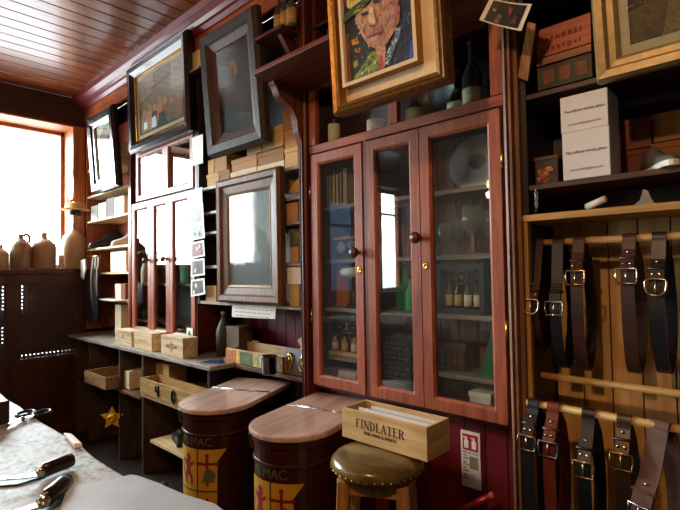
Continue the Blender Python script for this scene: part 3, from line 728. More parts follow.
x0, x1 = wx(283, 200), wx(302, 200)
sb(284, 298.5, 1.606, 1.70, CARD, 'tan carton in the narrow bay right of the glazed portrait, upper', .012)
sb(290, 298.5, 1.396, 1.475, CARD, 'tan carton with slanting top in the bay beside the green tin', None)
sb(289, 298.5, 1.176, 1.285, CARD2, 'cream carton on the lowest shelf right of the glazed portrait', None)
sb(205.5, 216, 1.176, 1.27, CARD2, 'cream carton on the lowest shelf left of the glazed portrait', None)
# envelopes and slanting packets
def packet(name, label, cat, px, Y=1.63, th=.01, mt=CARD, dep=.12):
    P = [at(a, b, Y) for a, b in px]
    lo = min(p.z for p in P); cx_ = sum(p.x for p in P) / len(P)
    o = M().prism([(p.x, p.z) for p in P], Y, Y + th).build(name, mt, bev=.001)
    return solo(o, label, cat)
zsh_ = lambda x, z: (x, z)
packet('leather_packet', 'reddish-brown leaning packet on the top narrow shelf', 'packet', [(283, 193.5), (288.5, 179), (294, 181), (292, 193)], 1.66, .02, mat('#a06030', .7, name='card'))
packet('paper_packet', 'tan peaked paper packet on the top narrow shelf beside the right post', 'packet', [(288, 193.5), (294, 182), (299, 177.5), (302, 178), (302, 192)], 1.64, .015, CARD2)
t = thing('round_tin', 'pale green round tin standing in the narrow bay right of the portrait', 'tin', (wx(297, 235, 1.66), 1.68, 1.476))
M().lathe([(.045, 0), (.047, .002), (.047, .085), (.045, .087)], wx(297, 235, 1.68), 1.69, 1.4765, 20).build('tin_body', mat('#6a7050', .5, name='tin'), t)
M().lathe([(.049, 0), (.049, .015), (.045, .02), (0, .022)], wx(297, 235, 1.68), 1.69, 1.556, 20).build('tin_lid', mat('#8a8a68', .5, name='tin'), t)
carton('white_packet', 'crumpled white packet lying on the cream carton right of the portrait', 'packet', wx(283, 275), wx(300, 275), 1.286, 1.372, 1.605, .08, WHT)
# ------------------------------------------------------------------ narrow gap between pictures: small box and cups
carton('small_box', 'small yellowish box on the ledge between the two upper pictures', 'box', wx(191, 60, 1.56), wx(204, 60, 1.56), wz(198, 70, 1.56), wz(198, 50, 1.56), 1.56, .035, CARD2, None, .02)
solo(M().box(wx(190, 70, 1.57), wx(205, 70, 1.57), 1.53, 1.598, wz(198, 70, 1.56) - .015, wz(198, 70, 1.56) - .001).build('wall_ledge', MAHX), 'little dark ledge carrying the small yellowish box', 'shelf')

# ------------------------------------------------------------------ under the shelving: note, bottle, box, tray
Y_ = 1.602
P = [at(232, 304, 1.6), at(275.5, 306, 1.6), at(274.5, 319, 1.6), at(231.5, 317, 1.6)]
t = thing('paper_note', 'white handwritten paper note hanging below the glazed portrait', 'note', (P[0].x, 1.6, P[2].z))
M().prism([(p.x, p.z) for p in P], 1.6038, 1.6022).build('paper', PAPER, t)
g = M(); random.seed(5)
for r in range(3):
    zz = P[0].z - .022 - r * .02; x = P[0].x + .03
    while x < P[1].x - .05:
        w_ = random.uniform(.012, .035); g.box(x, x + w_, 1.6012, 1.6021, zz - .0015, zz + .0015); x += w_ + .012
g.build('handwriting', mat('#6a6460', .8, name='ink'), t)
zc2 = .832
def bottle(name, label, x, y, z, h, r, body, cap, lab=None, group=None, neck=.3, labcol='#e8e0c8', lz=(.12, .5), capn='cap', cat='bottle', n=16):
    t = thing(name, label, cat, group=group)
    M().lathe([(0, .003), (r * .9, 0), (r, .006), (r, h * (1 - neck) - r * .6), (r * .75, h * (1 - neck)), (r * .34, h * (1 - neck) + r * .9), (r * .32, h * .93), (r * .38, h * .94), (r * .38, h * .96)], n=n).build('bottle_glass', body, t)
    M().lathe([(r * .36, 0), (r * .36, h * .07), (0, h * .072)], cz=h * .945, n=n).build(capn, cap, t)
    if lab:
        bz0, bz1 = h * lz[0], h * lz[1]
        M().lathe([(r * 1.012, bz0), (r * 1.012, bz1)], n=n).build('paper_label', mat(labcol, .7, name='label'), t)
    place(t, (x, y, z)); return t
p = at(214, 357, 1.62)
bottle('stone_bottle', 'dark stoneware bottle standing in the shadow left of the paper note', p.x - .01, 1.7, zc2, .27, .05, mat('#28241f', .5, name='stoneware'), mat('#8a6a4a', .7, name='cork'), capn='cork')
carton('brown_box', 'tall brown box standing beside the dark stoneware bottle', 'box', wx(223, 335, 1.66), wx(236, 335, 1.66), zc2 - .005, zc2 + .19, 1.68, .1, mat('#5a4028', .6, name='box'))
solo(M().prism(spline([(p.x - .1, p.y - 0, 0) for p in []], 2) if False else [(-.07, 0), (.0, .018), (.06, .02), (.075, 0)], -.02, .02, 'xz').build('blue_cloth', mat('#3a5a8a', .4, name='blue'), T=Matrix.Translation((wx(209, 360, 1.5), 1.52, zc2 + .001)) @ Matrix.Rotation(.4, 4, 'Z')), 'small glossy blue pouch at the end of the wall counter', 'pouch')

# tray of bits at the counter extension
zx = .832 - .006
t = thing('sample_tray', 'long open tray with coloured front panels and small leather goods behind the first tin', 'tray', (wx(255, 360, 1.6), 1.68, zx))
a = wx(226, 360, 1.6); b = wx(283, 365, 1.6)
H_ = .085
tr = M(); tr.box(a, b, 1.6, 1.61, zx, zx + H_); tr.box(a, b, 1.74, 1.75, zx, zx + H_ + .02); tr.box(a, a + .01, 1.6, 1.75, zx, zx + H_); tr.box(b - .01, b, 1.6, 1.75, zx, zx + H_); tr.box(a, b, 1.6, 1.75, zx, zx + .006)
tr.build('tray_body', wood('#a08058', '#d8bc90', 'x', .6), t, bev=.001)
for i, (u, v, c) in enumerate(((0, .2, '#b87038'), (.2, .28, '#d8b060'), (.28, .5, '#5a7040'), (.5, .62, '#a8a070'), (.62, 1, '#c8c0a8'))):
    M().box(a + (b - a) * u + .002, a + (b - a) * v - .002, 1.597, 1.6, zx + .008, zx + H_ - .008).build('front_panel', mat(c, .6, var=.35, scale=40, name='print'), t)
t = thing('black_pot', 'glossy black round pot in front of the brass plaques', 'pot', (wx(268, 366, 1.52), 1.56, zx))
pc = (wx(268, 366, 1.54), 1.548)
M().lathe([(0, .002), (.034, 0), (.04, .006), (.04, .085), (.043, .088), (.043, .094), (.036, .094), (.034, .02), (0, .018)], *pc, zx + .002, 20).build('pot_body', BLKG, t)
t = thing('cloth_bundle', 'small black bundle with white patch lying behind the tray', 'bundle', (wx(252, 350, 1.78), 1.79, zx))
M().lathe([(0, 0), (.06, .01), (.075, .04), (.05, .075), (0, .09)], wx(251, 350, 1.8), 1.805, zx + .001, 14, sx=1.1, sy=.6).build('cloth', BLK, t)
M().lathe([(.03, 0), (.034, .01), (0, .016)], wx(254, 343, 1.8), 1.8, zx + .088, 12).build('white_patch', WHT, t)
# brass plaques on leather
t = thing('horse_brass_plaque', 'dark grey leather panel with two round horse brasses below the paper note', 'plaque', (wx(293, 365, 1.6), 1.63, zx))
a, b = wx(279, 362, 1.6), wx(303, 368, 1.6)
PM = Matrix.Translation((0, 1.62, zx)) @ Matrix.Rotation(math.radians(-10), 4, 'X') @ Matrix.Translation((0, -1.62, -zx))
M().box(a, b + .02, 1.62, 1.63, zx, zx + .13).build('leather_panel', mat('#565a60', .5, name='leather'), t, bev=.003, T=PM)
for px in (285.5, 299):
    xx = wx(px, 362, 1.6); br = M(); ci = [(xx + .024 * math.cos(q * PI / 8), 1.613, zx + .062 + .036 * math.sin(q * PI / 8)) for q in range(16)]
    br.tube(ci, .0045, 6, closed=True)
    br.tube([(xx, 1.612, zx + .03), (xx, 1.612, zx + .09)], .004, 6); br.tube([(xx - .018, 1.612, zx + .042), (xx, 1.612, zx + .068), (xx + .018, 1.612, zx + .042)], .004, 6)
    br.lathe([(0, 0), (.012, .003), (.012, .008), (0, .01)], xx, 1.612, zx + .098, 10)
    br.build('horse_brass', BRASS, t, T=PM)
t = thing('tissue_heap', 'crumpled white tissue on top of the leather plaque by the red wall', 'tissue', (wx(296, 345, 1.7), 1.72, zx))
ti = M(); random.seed(11)
ti.lathe([(0, 0), (.07, .02), (.08, .06), (.055, .1), (.06, .13), (.02, .17), (0, .18)], wx(297, 350, 1.72), 1.805, zx + .001, 11, sx=.9, sy=.6)
ti.v = [v + Vector((random.uniform(-.014, .014), random.uniform(-.012, .012), random.uniform(-.001, .016))) for v in ti.v]; ti.sm = [False] * len(ti.sm)
ti.build('paper', PAPER, t)

# ------------------------------------------------------------------ boxes on the wall counter
def wbox(px0, px1, pyb, pyt, Y, dep, lab, mark=None, n=0):
    x0, x1 = wx(px0, pyb, Y), wx(px1, pyb, Y); h = wz(px0, pyt, Y) - wz(px0, pyb, Y)
    t = thing('wooden_box', lab, 'box', ((x0 + x1) / 2, Y, zc2 + .001), 'wooden boxes on the wall counter')
    M().box(x0, x1, Y, Y + dep, zc2 + .001, zc2 + h - .008).build('box_body', wood('#b08c60', '#e6cda4', 'x', .6, 5), t, bev=.002)
    M().box(x0 - .002, x1 + .002, Y - .002, Y + dep + .002, zc2 + h - .0075, zc2 + h).build('box_lid', wood('#c8a878', '#f0dcb8', 'x', .6, 5), t, bev=.001)
    m = M(); xc = (x0 + x1) / 2; zc_ = zc2 + h / 2
    if mark == 'tri': m.add([(xc - .012, Y - .0008, zc_ + .02), (xc + .012, Y - .0008, zc_ + .02), (xc, Y - .0008, zc_ - .015)], [(0, 1, 2)])
    if mark == 'line':
        for k in range(9): m.box(xc - .075 + k * .017, xc - .064 + k * .017, Y - .0008, Y - .0002, zc_ - .006 - .003 * (k % 2), zc_ + .008)
        m.build('faint_stamp', mat('#a89070', .8, name='stamp'), t); return t
    if mark == 'crest':
        for i in range(6):
            q = i * PI / 3; m.box(-.004, .004, -.0004, .0004, .006, .034, 0, Matrix.Translation((xc, Y - .001, zc_)) @ Matrix.Rotation(q, 4, 'Y'))
        m.box(xc - .07, xc - .03, Y - .0012, Y - .0004, zc_ - .01, zc_ + .008); m.box(xc + .03, xc + .07, Y - .0012, Y - .0004, zc_ - .01, zc_ + .008)
    if m.v: m.build('stamp', mat('#8a5a48' if mark == 'crest' else '#4a3a30', .8, name='stamp'), t)
    return t
wbox(115, 131.5, 346, 331.5, 1.48, .1, 'pale wooden box with small dark triangle, leftmost on the wall counter', 'tri')
wbox(134, 152, 352, 335, 1.475, .1, 'pale wooden box with faint stamped line, between its two neighbours', 'line')
wbox(161, 183, 358, 339, 1.475, .1, 'pale wooden box stamped with a reddish crest, right of the other two', 'crest')
# ------------------------------------------------------------------ bays below the counter
def drawer_box(name, label, cat, x0, x1, y0, y1, z0, z1, mt, th=.012, extra=None):
    t = thing(name, label, cat, ((x0 + x1) / 2, (y0 + y1) / 2, z0))
    M().box(x0, x1, y0, y0 + th, z0, z1).build('front_panel', mt, t, bev=.001)
    M().box(x0, x1, y1 - th, y1, z0, z1).build('rear_panel', mt, t)
    for a in (x0, x1 - th): M().box(a, a + th, y0 + th, y1 - th, z0, z1).build('side_panel', mt, t)
    M().box(x0 + th, x1 - th, y0 + th, y1 - th, z0, z0 + .006).build('bottom_panel', mt, t)
    return t
x0, x1 = wx(81.5, 366, 1.36), wx(102.5, 372, 1.36)
t = drawer_box('pulled_out_drawer', 'pale wooden drawer pulled halfway out of the left counter bay', 'drawer', x0, x1, 1.38, 1.7, zs2 + .001, zs2 + .09, wood('#7a5c3c', '#b89468', 'x'))
M().lathe([(.008, 0), (.008, .002), (0, .002)], T=Matrix.Translation(((x0 + x1) / 2, 1.38, zs2 + .05)) @ Matrix.Rotation(PI / 2, 4, 'X')).build('finger_hole', BLK, t)
x0 = wx(126, 376, 1.40); x1 = wx(187, 399, 1.40); zl = zsh + .001
xq = wx(143, 392, 1.44)
t = drawer_box('lettered_drawer', 'long pale wooden drawer with black iron characters on its front', 'drawer', xq + .01, -2.43, 1.415, 1.545, zl, zl + .1, wood('#9a7444', '#d2ab74', 'x'))
def iron(paths, nm):
    g = M()
    for p in paths: g.tube([(a, 1.411, b) for a, b in p], .006, 6)
    g.build(nm, mat('#1a1614', .4, .6, name='iron'), t)
xx, zz = wx(157, 390, 1.41), zl + .05
iron([[(xx - .022, zz + .03), (xx - .018, zz - .005), (xx + .02, zz - .005)], [(xx + .012, zz + .034), (xx + .012, zz - .034)]], 'iron_character')
xx = wx(173, 393, 1.41)
iron([[(xx + .018 * math.cos(q * PI / 6), zz + .036 * math.sin(q * PI / 6)) for q in range(13)]], 'iron_character')
x0, x1 = wx(145, 372, 1.56), wx(169, 380, 1.56)
carton('cardboard_box', 'yellowish cardboard box standing in the lettered drawer bay', 'box', x0, x1, zl + .001, zl + .17, 1.56, .13, CARD2)
x0, x1 = wx(122.5, 362, 1.5), wx(129, 366, 1.5)
carton('pale_carton', 'small pale carton in the left counter bay beside the white post', 'box', x0, x1, zs2 + .001, zs2 + .13, 1.5, .2, CARDL)
x0, x1 = wx(121, 385, 1.46), wx(140, 395, 1.46)
t = thing('dark_bundle', 'loop of clear wire and dark bundle in the bay behind the first tin', 'bundle', (-2.52, 1.6, zl))
M().lathe([(0, 0), (.07, .01), (.08, .05), (.05, .09), (0, .1)], -2.56, 1.775, zl, 14, sy=.8).build('cloth', BLK, t)
M().tube([(-2.5 + .045 * math.cos(q * PI / 8), 1.77, zl + .115 + .03 * math.sin(q * PI / 8)) for q in range(16)], .003, 6, closed=True).build('wire_loop', SILV, t)

# footwear
def shoe(name, label, L, upper, sole, loc, rz, h=.1, boot=0, lace=None, group=None, cat='shoe', rx=0):
    """a shoe along +x (toe at +x)"""
    t = thing(name, label, cat, group=group)
    st = [(-.5, .30, 1.0), (-.42, .34, 1.0 + boot), (-.25, .34, .95 + boot), (-.08, .33, .85 + boot * .5), (.08, .36, .62), (.25, .39, .45), (.38, .36, .36), (.47, .24, .26), (.5, .1, .16)]
    vs = []; fs = []; n = 10
    for u, wdt, hh in st:
        for j in range(n):
            q = PI * j / (n - 1); vs.append((u * L, -math.cos(q) * wdt * .5 * L * .6, .012 + max(math.sin(q), 0) ** .8 * h * hh))
    for i in range(len(st) - 1):
        for j in range(n - 1): fs.append((i * n + j, i * n + j + 1, (i + 1) * n + j + 1, (i + 1) * n + j))
        fs.append((i * n + n - 1, i * n, (i + 1) * n, (i + 1) * n + n - 1))
    fs += [tuple(range(n)), tuple(range((len(st) - 1) * n, len(st) * n))]
    M().add(vs, fs, 0, True).build('upper', upper, t)
    pl = [(u * L * 1.02, -w_ * .32 * L) for u, w_, _ in st] + [(u * L * 1.02, w_ * .32 * L) for u, w_, _ in st[::-1]]
    M().prism(pl, 0, .016, 'xy').build('sole', sole, t)
    if lace:
        g = M()
        for k in range(4):
            u = -.02 + k * .06; hz = h * (.8 - k * .09) + .004 + boot * h * .25 * (k < 1)
            g.tube([(u * L, -.05 * L, hz - .004), (u * L + .004, 0, hz + .004), (u * L, .05 * L, hz - .004)], .0025, 5)
        g.build('laces', lace, t)
    place(t, loc, rz=rz, rx=rx); return t
LEA = mat('#262a32', .35, coat=.25, name='black_leather')
p = at(106, 246, 1.68)
shoe('leather_boot', 'black lace-up leather boot on the bookcase shelf beside the window', .3, LEA, BLK, (-4.5, 1.715, 1.587), -PI / 2 + .12, .12, .3, mat('#3a3a40', .6, name='lace'), cat='boot')
shoe('white_shoe', 'white shoe standing toe-out behind the black boot', .24, WHT, PAPER, (-4.1, 1.73, 1.587), -PI / 2 - .1, .11, .2)
p = atz(177, 446, zs3)
shoe('black_shoe', 'small black shoe on the low pale bay shelf beside the first tin', .22, LEA, BLK, (wx(178, 449, 1.56), 1.56, zs3 + .001), PI * .9, .09)
p = atz(160, 490, .02)
shoe('dark_sneaker', 'dark sneaker with white stripes on the floor beside the first tin', .28, mat('#2a2622', .6, name='canvas'), WHT, (wx(163, 492, 1.4), 1.4, .001), PI * .85, .1, 0, WHT)
shoe('grey_shoe', 'grey worn shoe on the floor between the dark sneaker and the first tin', .26, mat('#6a6864', .6, name='canvas'), mat('#b8b4ac', .6, name='rubber'), (wx(185, 492, 1.42), 1.5, .001), PI * .75, .1)
# yellow star flower
t = thing('yellow_star_flower', 'yellow star-shaped fabric flower hanging on the counter upright', 'decoration')
st = []
for i in range(10):
    q = PI / 2 + i * PI / 5; r = .085 if i % 2 == 0 else .042; st.append((r * math.cos(q), r * math.sin(q)))
YEL = mat('#f2c02c', .6, var=.3, scale=30, name='felt')
M().prism(st, 0, .008).build('petals', YEL, t)
M().lathe([(.036, 0), (.03, .012), (.022, .03), (.016, .03), (.012, .01), (0, .008)], T=Matrix.Rotation(PI / 2, 4, 'X'), n=12).build('trumpet', mat('#e6a820', .6, name='felt'), t)
place(t, (wx(112, 418, 1.43), 1.43, wz(112, 418, 1.43)), rz=.85)

# ------------------------------------------------------------------ stoneware jugs on the window stand
def jug(label, x, y, h, r, mt, handle=True, name='stoneware_jug'):
    t = thing(name, label, 'jug', group=None)
    M().lathe([(0, .004), (r * .92, 0), (r, .012), (r, h * .62), (r * .93, h * .7), (r * .55, h * .82), (r * .26, h * .88), (r * .24, h * .94), (r * .3, h * .95), (r * .3, h * .985), (r * .2, h), (0, h * .98)], n=24).build('jug_body', mt, t)
    if handle:
        M().tube(spline([(0, r * .26, h * .93), (0, r * .5, h * .99), (0, r * .78, h * .93), (0, r * .8, h * .8), (0, r * .72, h * .72)], 6), .012, 8).build('handle', mt, t)
    else: M().lathe([(r * .2, 0), (r * .22, h * .04), (0, h * .045)], cz=h * .985).build('stopper', mat('#7a5a40', .7, name='cork'), t)
    place(t, (x, y, ZS + .001)); return t
STO = mat('#a88a60', .4, var=.15, scale=4, coat=.2, name='stoneware'); STO2 = mat('#8a6a50', .4, var=.15, scale=4, coat=.2, name='stoneware'); STO3 = mat('#9a7858', .4, var=.15, scale=4, coat=.2, name='stoneware')
ax = lambda px, py, X: (lambda r: r * (X / r.x) + Vector((0, 0, EYE)))(ray(px, py))
XJ = XF - .02
jy = lambda px, X: ax(px, 250, X).y
jug('large tan stoneware jug with loop handle on the window stand, nearest the bookcase', XJ, jy(74.3, XJ), .41, .098, STO)
jug('brown stoneware jar without handle, middle of three on the window stand', XJ, jy(44, XJ), .31, .095, STO3, False)
jug('smaller dark brown stoneware jug at the left on the window stand', XJ, jy(20.5, XJ), .3, .08, STO2)
jug('little tan jar at the left end of the window stand', XJ, jy(1, XJ), .2, .055, STO, False)
carton('red_lettered_carton', 'small white carton with red print between two jugs in the window', 'box', XJ + .04, XJ + .09, ZS + .001, ZS + .12, jy(57, XJ), .03, mat('#d8b0a8', .7, var=.5, scale=60, name='print'))
# hat and strap by the window
t = thing('straw_hat', 'straw-coloured brimmed hat on a round dark stand by the window jamb', 'hat')
p = ax(78, 211, XF + .06)
M().lathe([(.115, 0), (.118, .006), (.085, .01), (.08, .05), (.06, .062), (0, .064), ], n=20).build('brim_and_crown', mat('#c89a58', .8, var=.2, scale=60, name='straw'), t)
M().lathe([(0, -.05), (.05, -.045), (.06, -.02), (.03, -.002), (0, -.001)], n=16).build('hat_stand', BLK, t)
place(t, (XF + .11, 1.49, p.z))
t = thing('hanging_strap', 'crimson and white leather strap loop hanging from the window jamb', 'strap', (XF + .03, 1.53, 1.98))
M().ribbon(spline([(XF + .03, 1.49, 2.28), (XF + .05, 1.46, 2.18), (XF + .06, 1.43, 2.08), (XF + .06, 1.45, 2.0), (XF + .06, 1.485, 2.02)], 6), .03, .004, wax=Vector((.7, 0, .7))).build('crimson_strap', mat('#a01838', .5, name='strap'), t)
M().ribbon(spline([(XF + .03, 1.492, 2.28), (XF + .05, 1.49, 2.13), (XF + .06, 1.475, 2.03), (XF + .07, 1.45, 1.995)], 6), .03, .004, wax=Vector((.7, 0, .7))).build('white_strap', WHT, t)
# bookcase cartons and hanging bits
def small(name, label, cat, px0, px1, z0, h, mt, Y=1.62, dep=.15, **k):
    py = 240; return carton(name, label, cat, wx(px0, py, Y), wx(px1, py, Y), z0, z0 + h, Y, dep, mt, **k)
small('shoe_carton', 'white shoe carton at the left end of the bookcase shelf under the framed print', 'box', 91, 97, 1.836, .13, WHT, group='cartons in the bookcase by the window')
small('shoe_carton', 'white shoe carton, second from the left under the framed print', 'box', 98, 106, 1.836, .14, CARDL, group='cartons in the bookcase by the window')
small('shoe_carton', 'dark brown carton between the pale cartons under the framed print', 'box', 106.5, 114, 1.836, .16, mat('#4a3028', .7, name='card'), group='cartons in the bookcase by the window')
small('shoe_carton', 'white shoe carton right of the dark brown carton under the framed print', 'box', 114.5, 124, 1.836, .15, WHT, group='cartons in the bookcase by the window')
small('shoe_carton', 'large white carton on the shelf below the boot, right side', 'box', 110.5, 126, 1.372, .165, CARDL, group='cartons in the bookcase by the window')
small('shoe_carton', 'cream carton two shelves below the boot', 'box', 115, 120.5, 1.142, .13, CARDL, group='cartons in the bookcase by the window')
small('shoe_carton', 'reddish brown carton two shelves below the boot, between cream ones', 'box', 121, 125, 1.142, .13, mat('#7a3a28', .7, name='card'), group='cartons in the bookcase by the window')
small('mini_frame', 'small gold-rimmed picture standing on a bookcase shelf right of the framed print', 'frame', 122, 127, 2.301, .11, mat('#c8a868', .5, var=.3, scale=60, name='gilt'), dep=.02)
t = thing('hanging_apron', 'dark cloth and leather aprons hanging with a white rag at the bookcase corner', 'apron', (-4.55, 1.56, .95))
ap = M(); pts = []
for i in range(13):
    pts.append((-4.6 + i * .03, 1.56 + .018 * math.sin(i * 1.9)))
ap.prism(pts + [(a, b + .006) for a, b in pts[::-1]], .95, 1.40, 'xy'); ap.build('dark_cloth', mat('#14141c', .8, name='cloth'), t)
M().prism([(-4.58, 1.33), (-4.52, 1.31), (-4.46, 1.4), (-4.48, 1.49), (-4.59, 1.48)], 1.53, 1.54).build('white_rag', PAPER, t)
for k, x in enumerate((-4.4, -4.34, -4.28)):
    M().ribbon(spline([(x, 1.57, 1.5), (x + .01, 1.55, 1.3), (x - .01, 1.565, 1.05 + .06 * k)], 5), .035, .004).build('leather_strip', mat('#6a5444', .6, name='leather'), t)
M().tube([(-4.6, 1.575, 1.51), (-4.25, 1.575, 1.51)], .006).build('hanging_rail', BRASS, t)
zz = .834
solo(M().prism([(-4.4, 1.58), (-3.82, 1.52), (-3.8, 1.82), (-4.35, 1.84)], 1.141, 1.147, 'xy').build('paper_sheets', PAPER), 'white paper sheets lying on the low bookcase shelf above the counter', 'paper')
carton('upright_case', 'pale upright case standing on the counter left of the wooden boxes', 'case', wx(115, 330, 1.64), wx(121, 330, 1.64), zc2 + .001, 1.1, 1.64, .1, CARDL)
t = thing('green_glass', 'small green glass tumbler inside the glazed bookcase above the boxes', 'glass')
M().lathe([(0, .003), (.022, 0), (.028, .07), (.026, .07), (.02, .006), (0, .006)], n=14).build('tumbler', mat('#2a7a48', .2, coat=.5, name='green_glass'), t); place(t, (wx(145, 327, 1.7), 1.7, 1.001))
t = thing('round_jug', 'dull brown round jug on a shelf inside the left door of the glazed bookcase', 'jug')
M().lathe([(0, .003), (.07, 0), (.09, .05), (.09, .13), (.05, .18), (.03, .2), (.035, .22), (0, .22)], n=18).build('jug_body', STO2, t)
M().tube(spline([(.03, 0, .21), (.09, 0, .2), (.1, 0, .14), (.085, 0, .11)], 5), .01).build('handle', STO2, t); place(t, (-3.5, 1.74, 1.282))
carton('green_card', 'green and cream cards propped on a glazed bookcase shelf behind the second door', 'card', -3.1, -2.98, 1.282, 1.44, 1.68, .01, mat('#2a6a4a', .7, var=.3, name='card'))
wc = carton('white_card', 'white card with a green shamrock at the lower corner of the glazed bookcase door', 'card', wx(187, 340, 1.585), wx(193, 340, 1.585), .905, 1.0, 1.582, .002, WHT)
poly_art(wc, [('#1a6a3a', ell(-.012, .05, .012, .013, 10)), ('#1a6a3a', ell(.012, .05, .012, .013, 10)), ('#1a6a3a', ell(0, .066, .012, .013, 10)), ('#1a6a3a', [(-.003, .02), (.003, .02), (.002, .05), (-.002, .05)])], 'shamrock', y=-.0006)
t = thing('cream_jar', 'cream jar on the middle shelf behind the left door of the glazed bookcase', 'jar')
M().lathe([(0, .002), (.04, 0), (.045, .01), (.045, .11), (.035, .13), (.036, .15), (0, .15)], n=16).build('jar_body', mat('#d8c498', .5, name='ceramic'), t); place(t, (wx(147, 290, 1.7), 1.7, 1.282))

# ------------------------------------------------------------------ bottles above the cabinet and under the ceiling
AMB = glass('#8a4a18'); DKG = glass('#6e6244', 0, 1.5, .06); CORK = mat('#a07a48', .8, name='cork'); CAPB = mat('#1a1210', .4, name='cap')
by = 1.675; bz = 1.963
def ob(px, pyt, r, label, body, cap, lab, neck=.32, labcol='#f0e6c8', lz=(.08, .5), capn='cap'):
    x = wx(px, 110, by); h = max(.09, min(.258, wz(px, pyt, by) - bz)); return bottle('spirit_bottle', label, x, by, bz, h, r, body, cap, lab, 'old bottles above the cabinet doors', neck, labcol, lz, capn)
ob(334, 120, .03, 'tall cream-labelled bottle above the left cabinet door', DKG, CORK, 1, .2, lz=(.02, .8), capn='cork')
ob(376, 119, .042, 'squat bottle with a pale label half hidden by the painting frame', DKG, CAPB, 1, .3, lz=(.02, .66))
ob(415, 105, .042, 'squat pale-labelled bottle right of the small post below the painting', DKG, CAPB, 1, .35, lz=(.02, .62))
ob(456, 93, .035, 'small corked bottle between the squat one and the tall one', glass('#c8b078'), CORK, 1, .45, lz=(.05, .4), capn='cork')
ob(473, 42, .038, 'tall dark wine bottle with a cream label at the right of the compartment', DKG, mat('#7a5a28', .4, .5, name='foil'), 1, .42, lz=(.05, .28))
ob(489, 82, .024, 'slim dark bottle beside the right edge of the compartment', DKG, CAPB, 1, .4, lz=(.02, .12))
t = thing('dark_platter', 'dark glossy round platter standing behind the bottles above the cabinet doors', 'platter')
M().lathe([(0, 0), (.11, .002), (.12, .01), (.124, .01), (.115, -.002), (0, -.004)], n=32, T=Matrix.Rotation(PI / 2, 4, 'X')).build('platter', mat('#1a1614', .3, coat=.2, name='dark_glaze'), t); place(t, (wx(430, 108, 1.8), 1.83, 2.091), rx=.1)
for i, (px, pt, lab) in enumerate(((279, 4, 'amber bottle at the left end of the high ledge'), (285.5, 0, 'middle amber bottle on the high ledge'), (292, -3, 'amber bottle on the high ledge beside the reddish post'))):
    bottle('spirit_bottle', lab, wx(px, 20, 1.53), 1.53, zb + .001, .19, .026, DKG, CAPB, 1, 'bottles on the high ledge', .35, '#a8803c', (.1, .5))
for i, (px, lab) in enumerate(((317, 'dark bottle with brown label in the ceiling shelving, left of its pair'), (328, 'dark bottle with tan label in the ceiling shelving beside the painting'))):
    bottle('spirit_bottle', lab, wx(px, 60, 1.66), 1.67, 2.286, .25, .034, DKG, CAPB, 1, 'bottles in the ceiling shelving', .4, ('#7a5830', '#c89858')[i], (.05, .4))
# ------------------------------------------------------------------ contents of the display cabinet
SH = [.811 + .02] + [z + .001 for z in CSH]
x = wx(328, 180, 1.72)
for k in range(6):
    th = (.022, .018, .026, .02, .022, .03)[k]
    t = thing('old_book', ('leftmost thin grey book', 'second thin brown book', 'third thick grey book', 'fourth slim pale book', 'fifth dull purple book', 'thick grey-brown book, right end,')[k] + ' in the row behind the left cabinet door', 'book', group='books on the top cabinet shelf')
    hh = .16 + .02 * (k % 3) * .5; mt = mat(('#b0a698', '#a89078', '#c0b6aa', '#d0c6ba', '#a08e98', '#b8aa98')[k], .7, name='cloth')
    M().box(0, th, 0, .004, 0, hh).box(0, .003, 0, .12, 0, hh).box(th - .003, th, 0, .12, 0, hh).build('cover', mt, t); M().box(.003, th - .003, .004, .115, .003, hh - .004).build('pages', PAPER, t)
    place(t, (x, 1.70, SH[4])); x += th + .002
def plate(name, label, px, py, R_, Y, z, mt, lean=12):
    t = thing(name, label, 'plate')
    T = Matrix.Translation((0, 0, R_)) @ Matrix.Rotation(PI / 2, 4, 'X')
    M().lathe([(0, 0), (R_ * .62, 0), (R_ * .7, .008), (R_ * .98, .014), (R_, .013), (R_ * .98, .008), (R_ * .7, .002), (R_ * .6, -.006), (0, -.006)], n=36, T=T).build('dish', mt, t)
    M().lathe([(R_ * .3, .002), (R_ * .3, .004), (R_ * .22, .004), (R_ * .22, .002)], n=30, T=T).build('engraved_ring', mat('#b4b4ba', .4, .1, name='engraving'), t)
    place(t, (wx(px, py, Y), Y, z), rx=-math.radians(lean)); return t
plate('silver_plate', 'large round silver plate standing upright on the top shelf behind the right cabinet door', 474, 163, .118, 1.78, SH[4] + .002, mat('#f0f0f2', .35, 0, .05, name='pewter'))
plate('pale_plate', 'pale plate standing on the top shelf behind the left cabinet door beside the books', 354, 180, .09, 1.8, SH[4] + .002, mat('#a8aab4', .3, .1, name='pewter'))
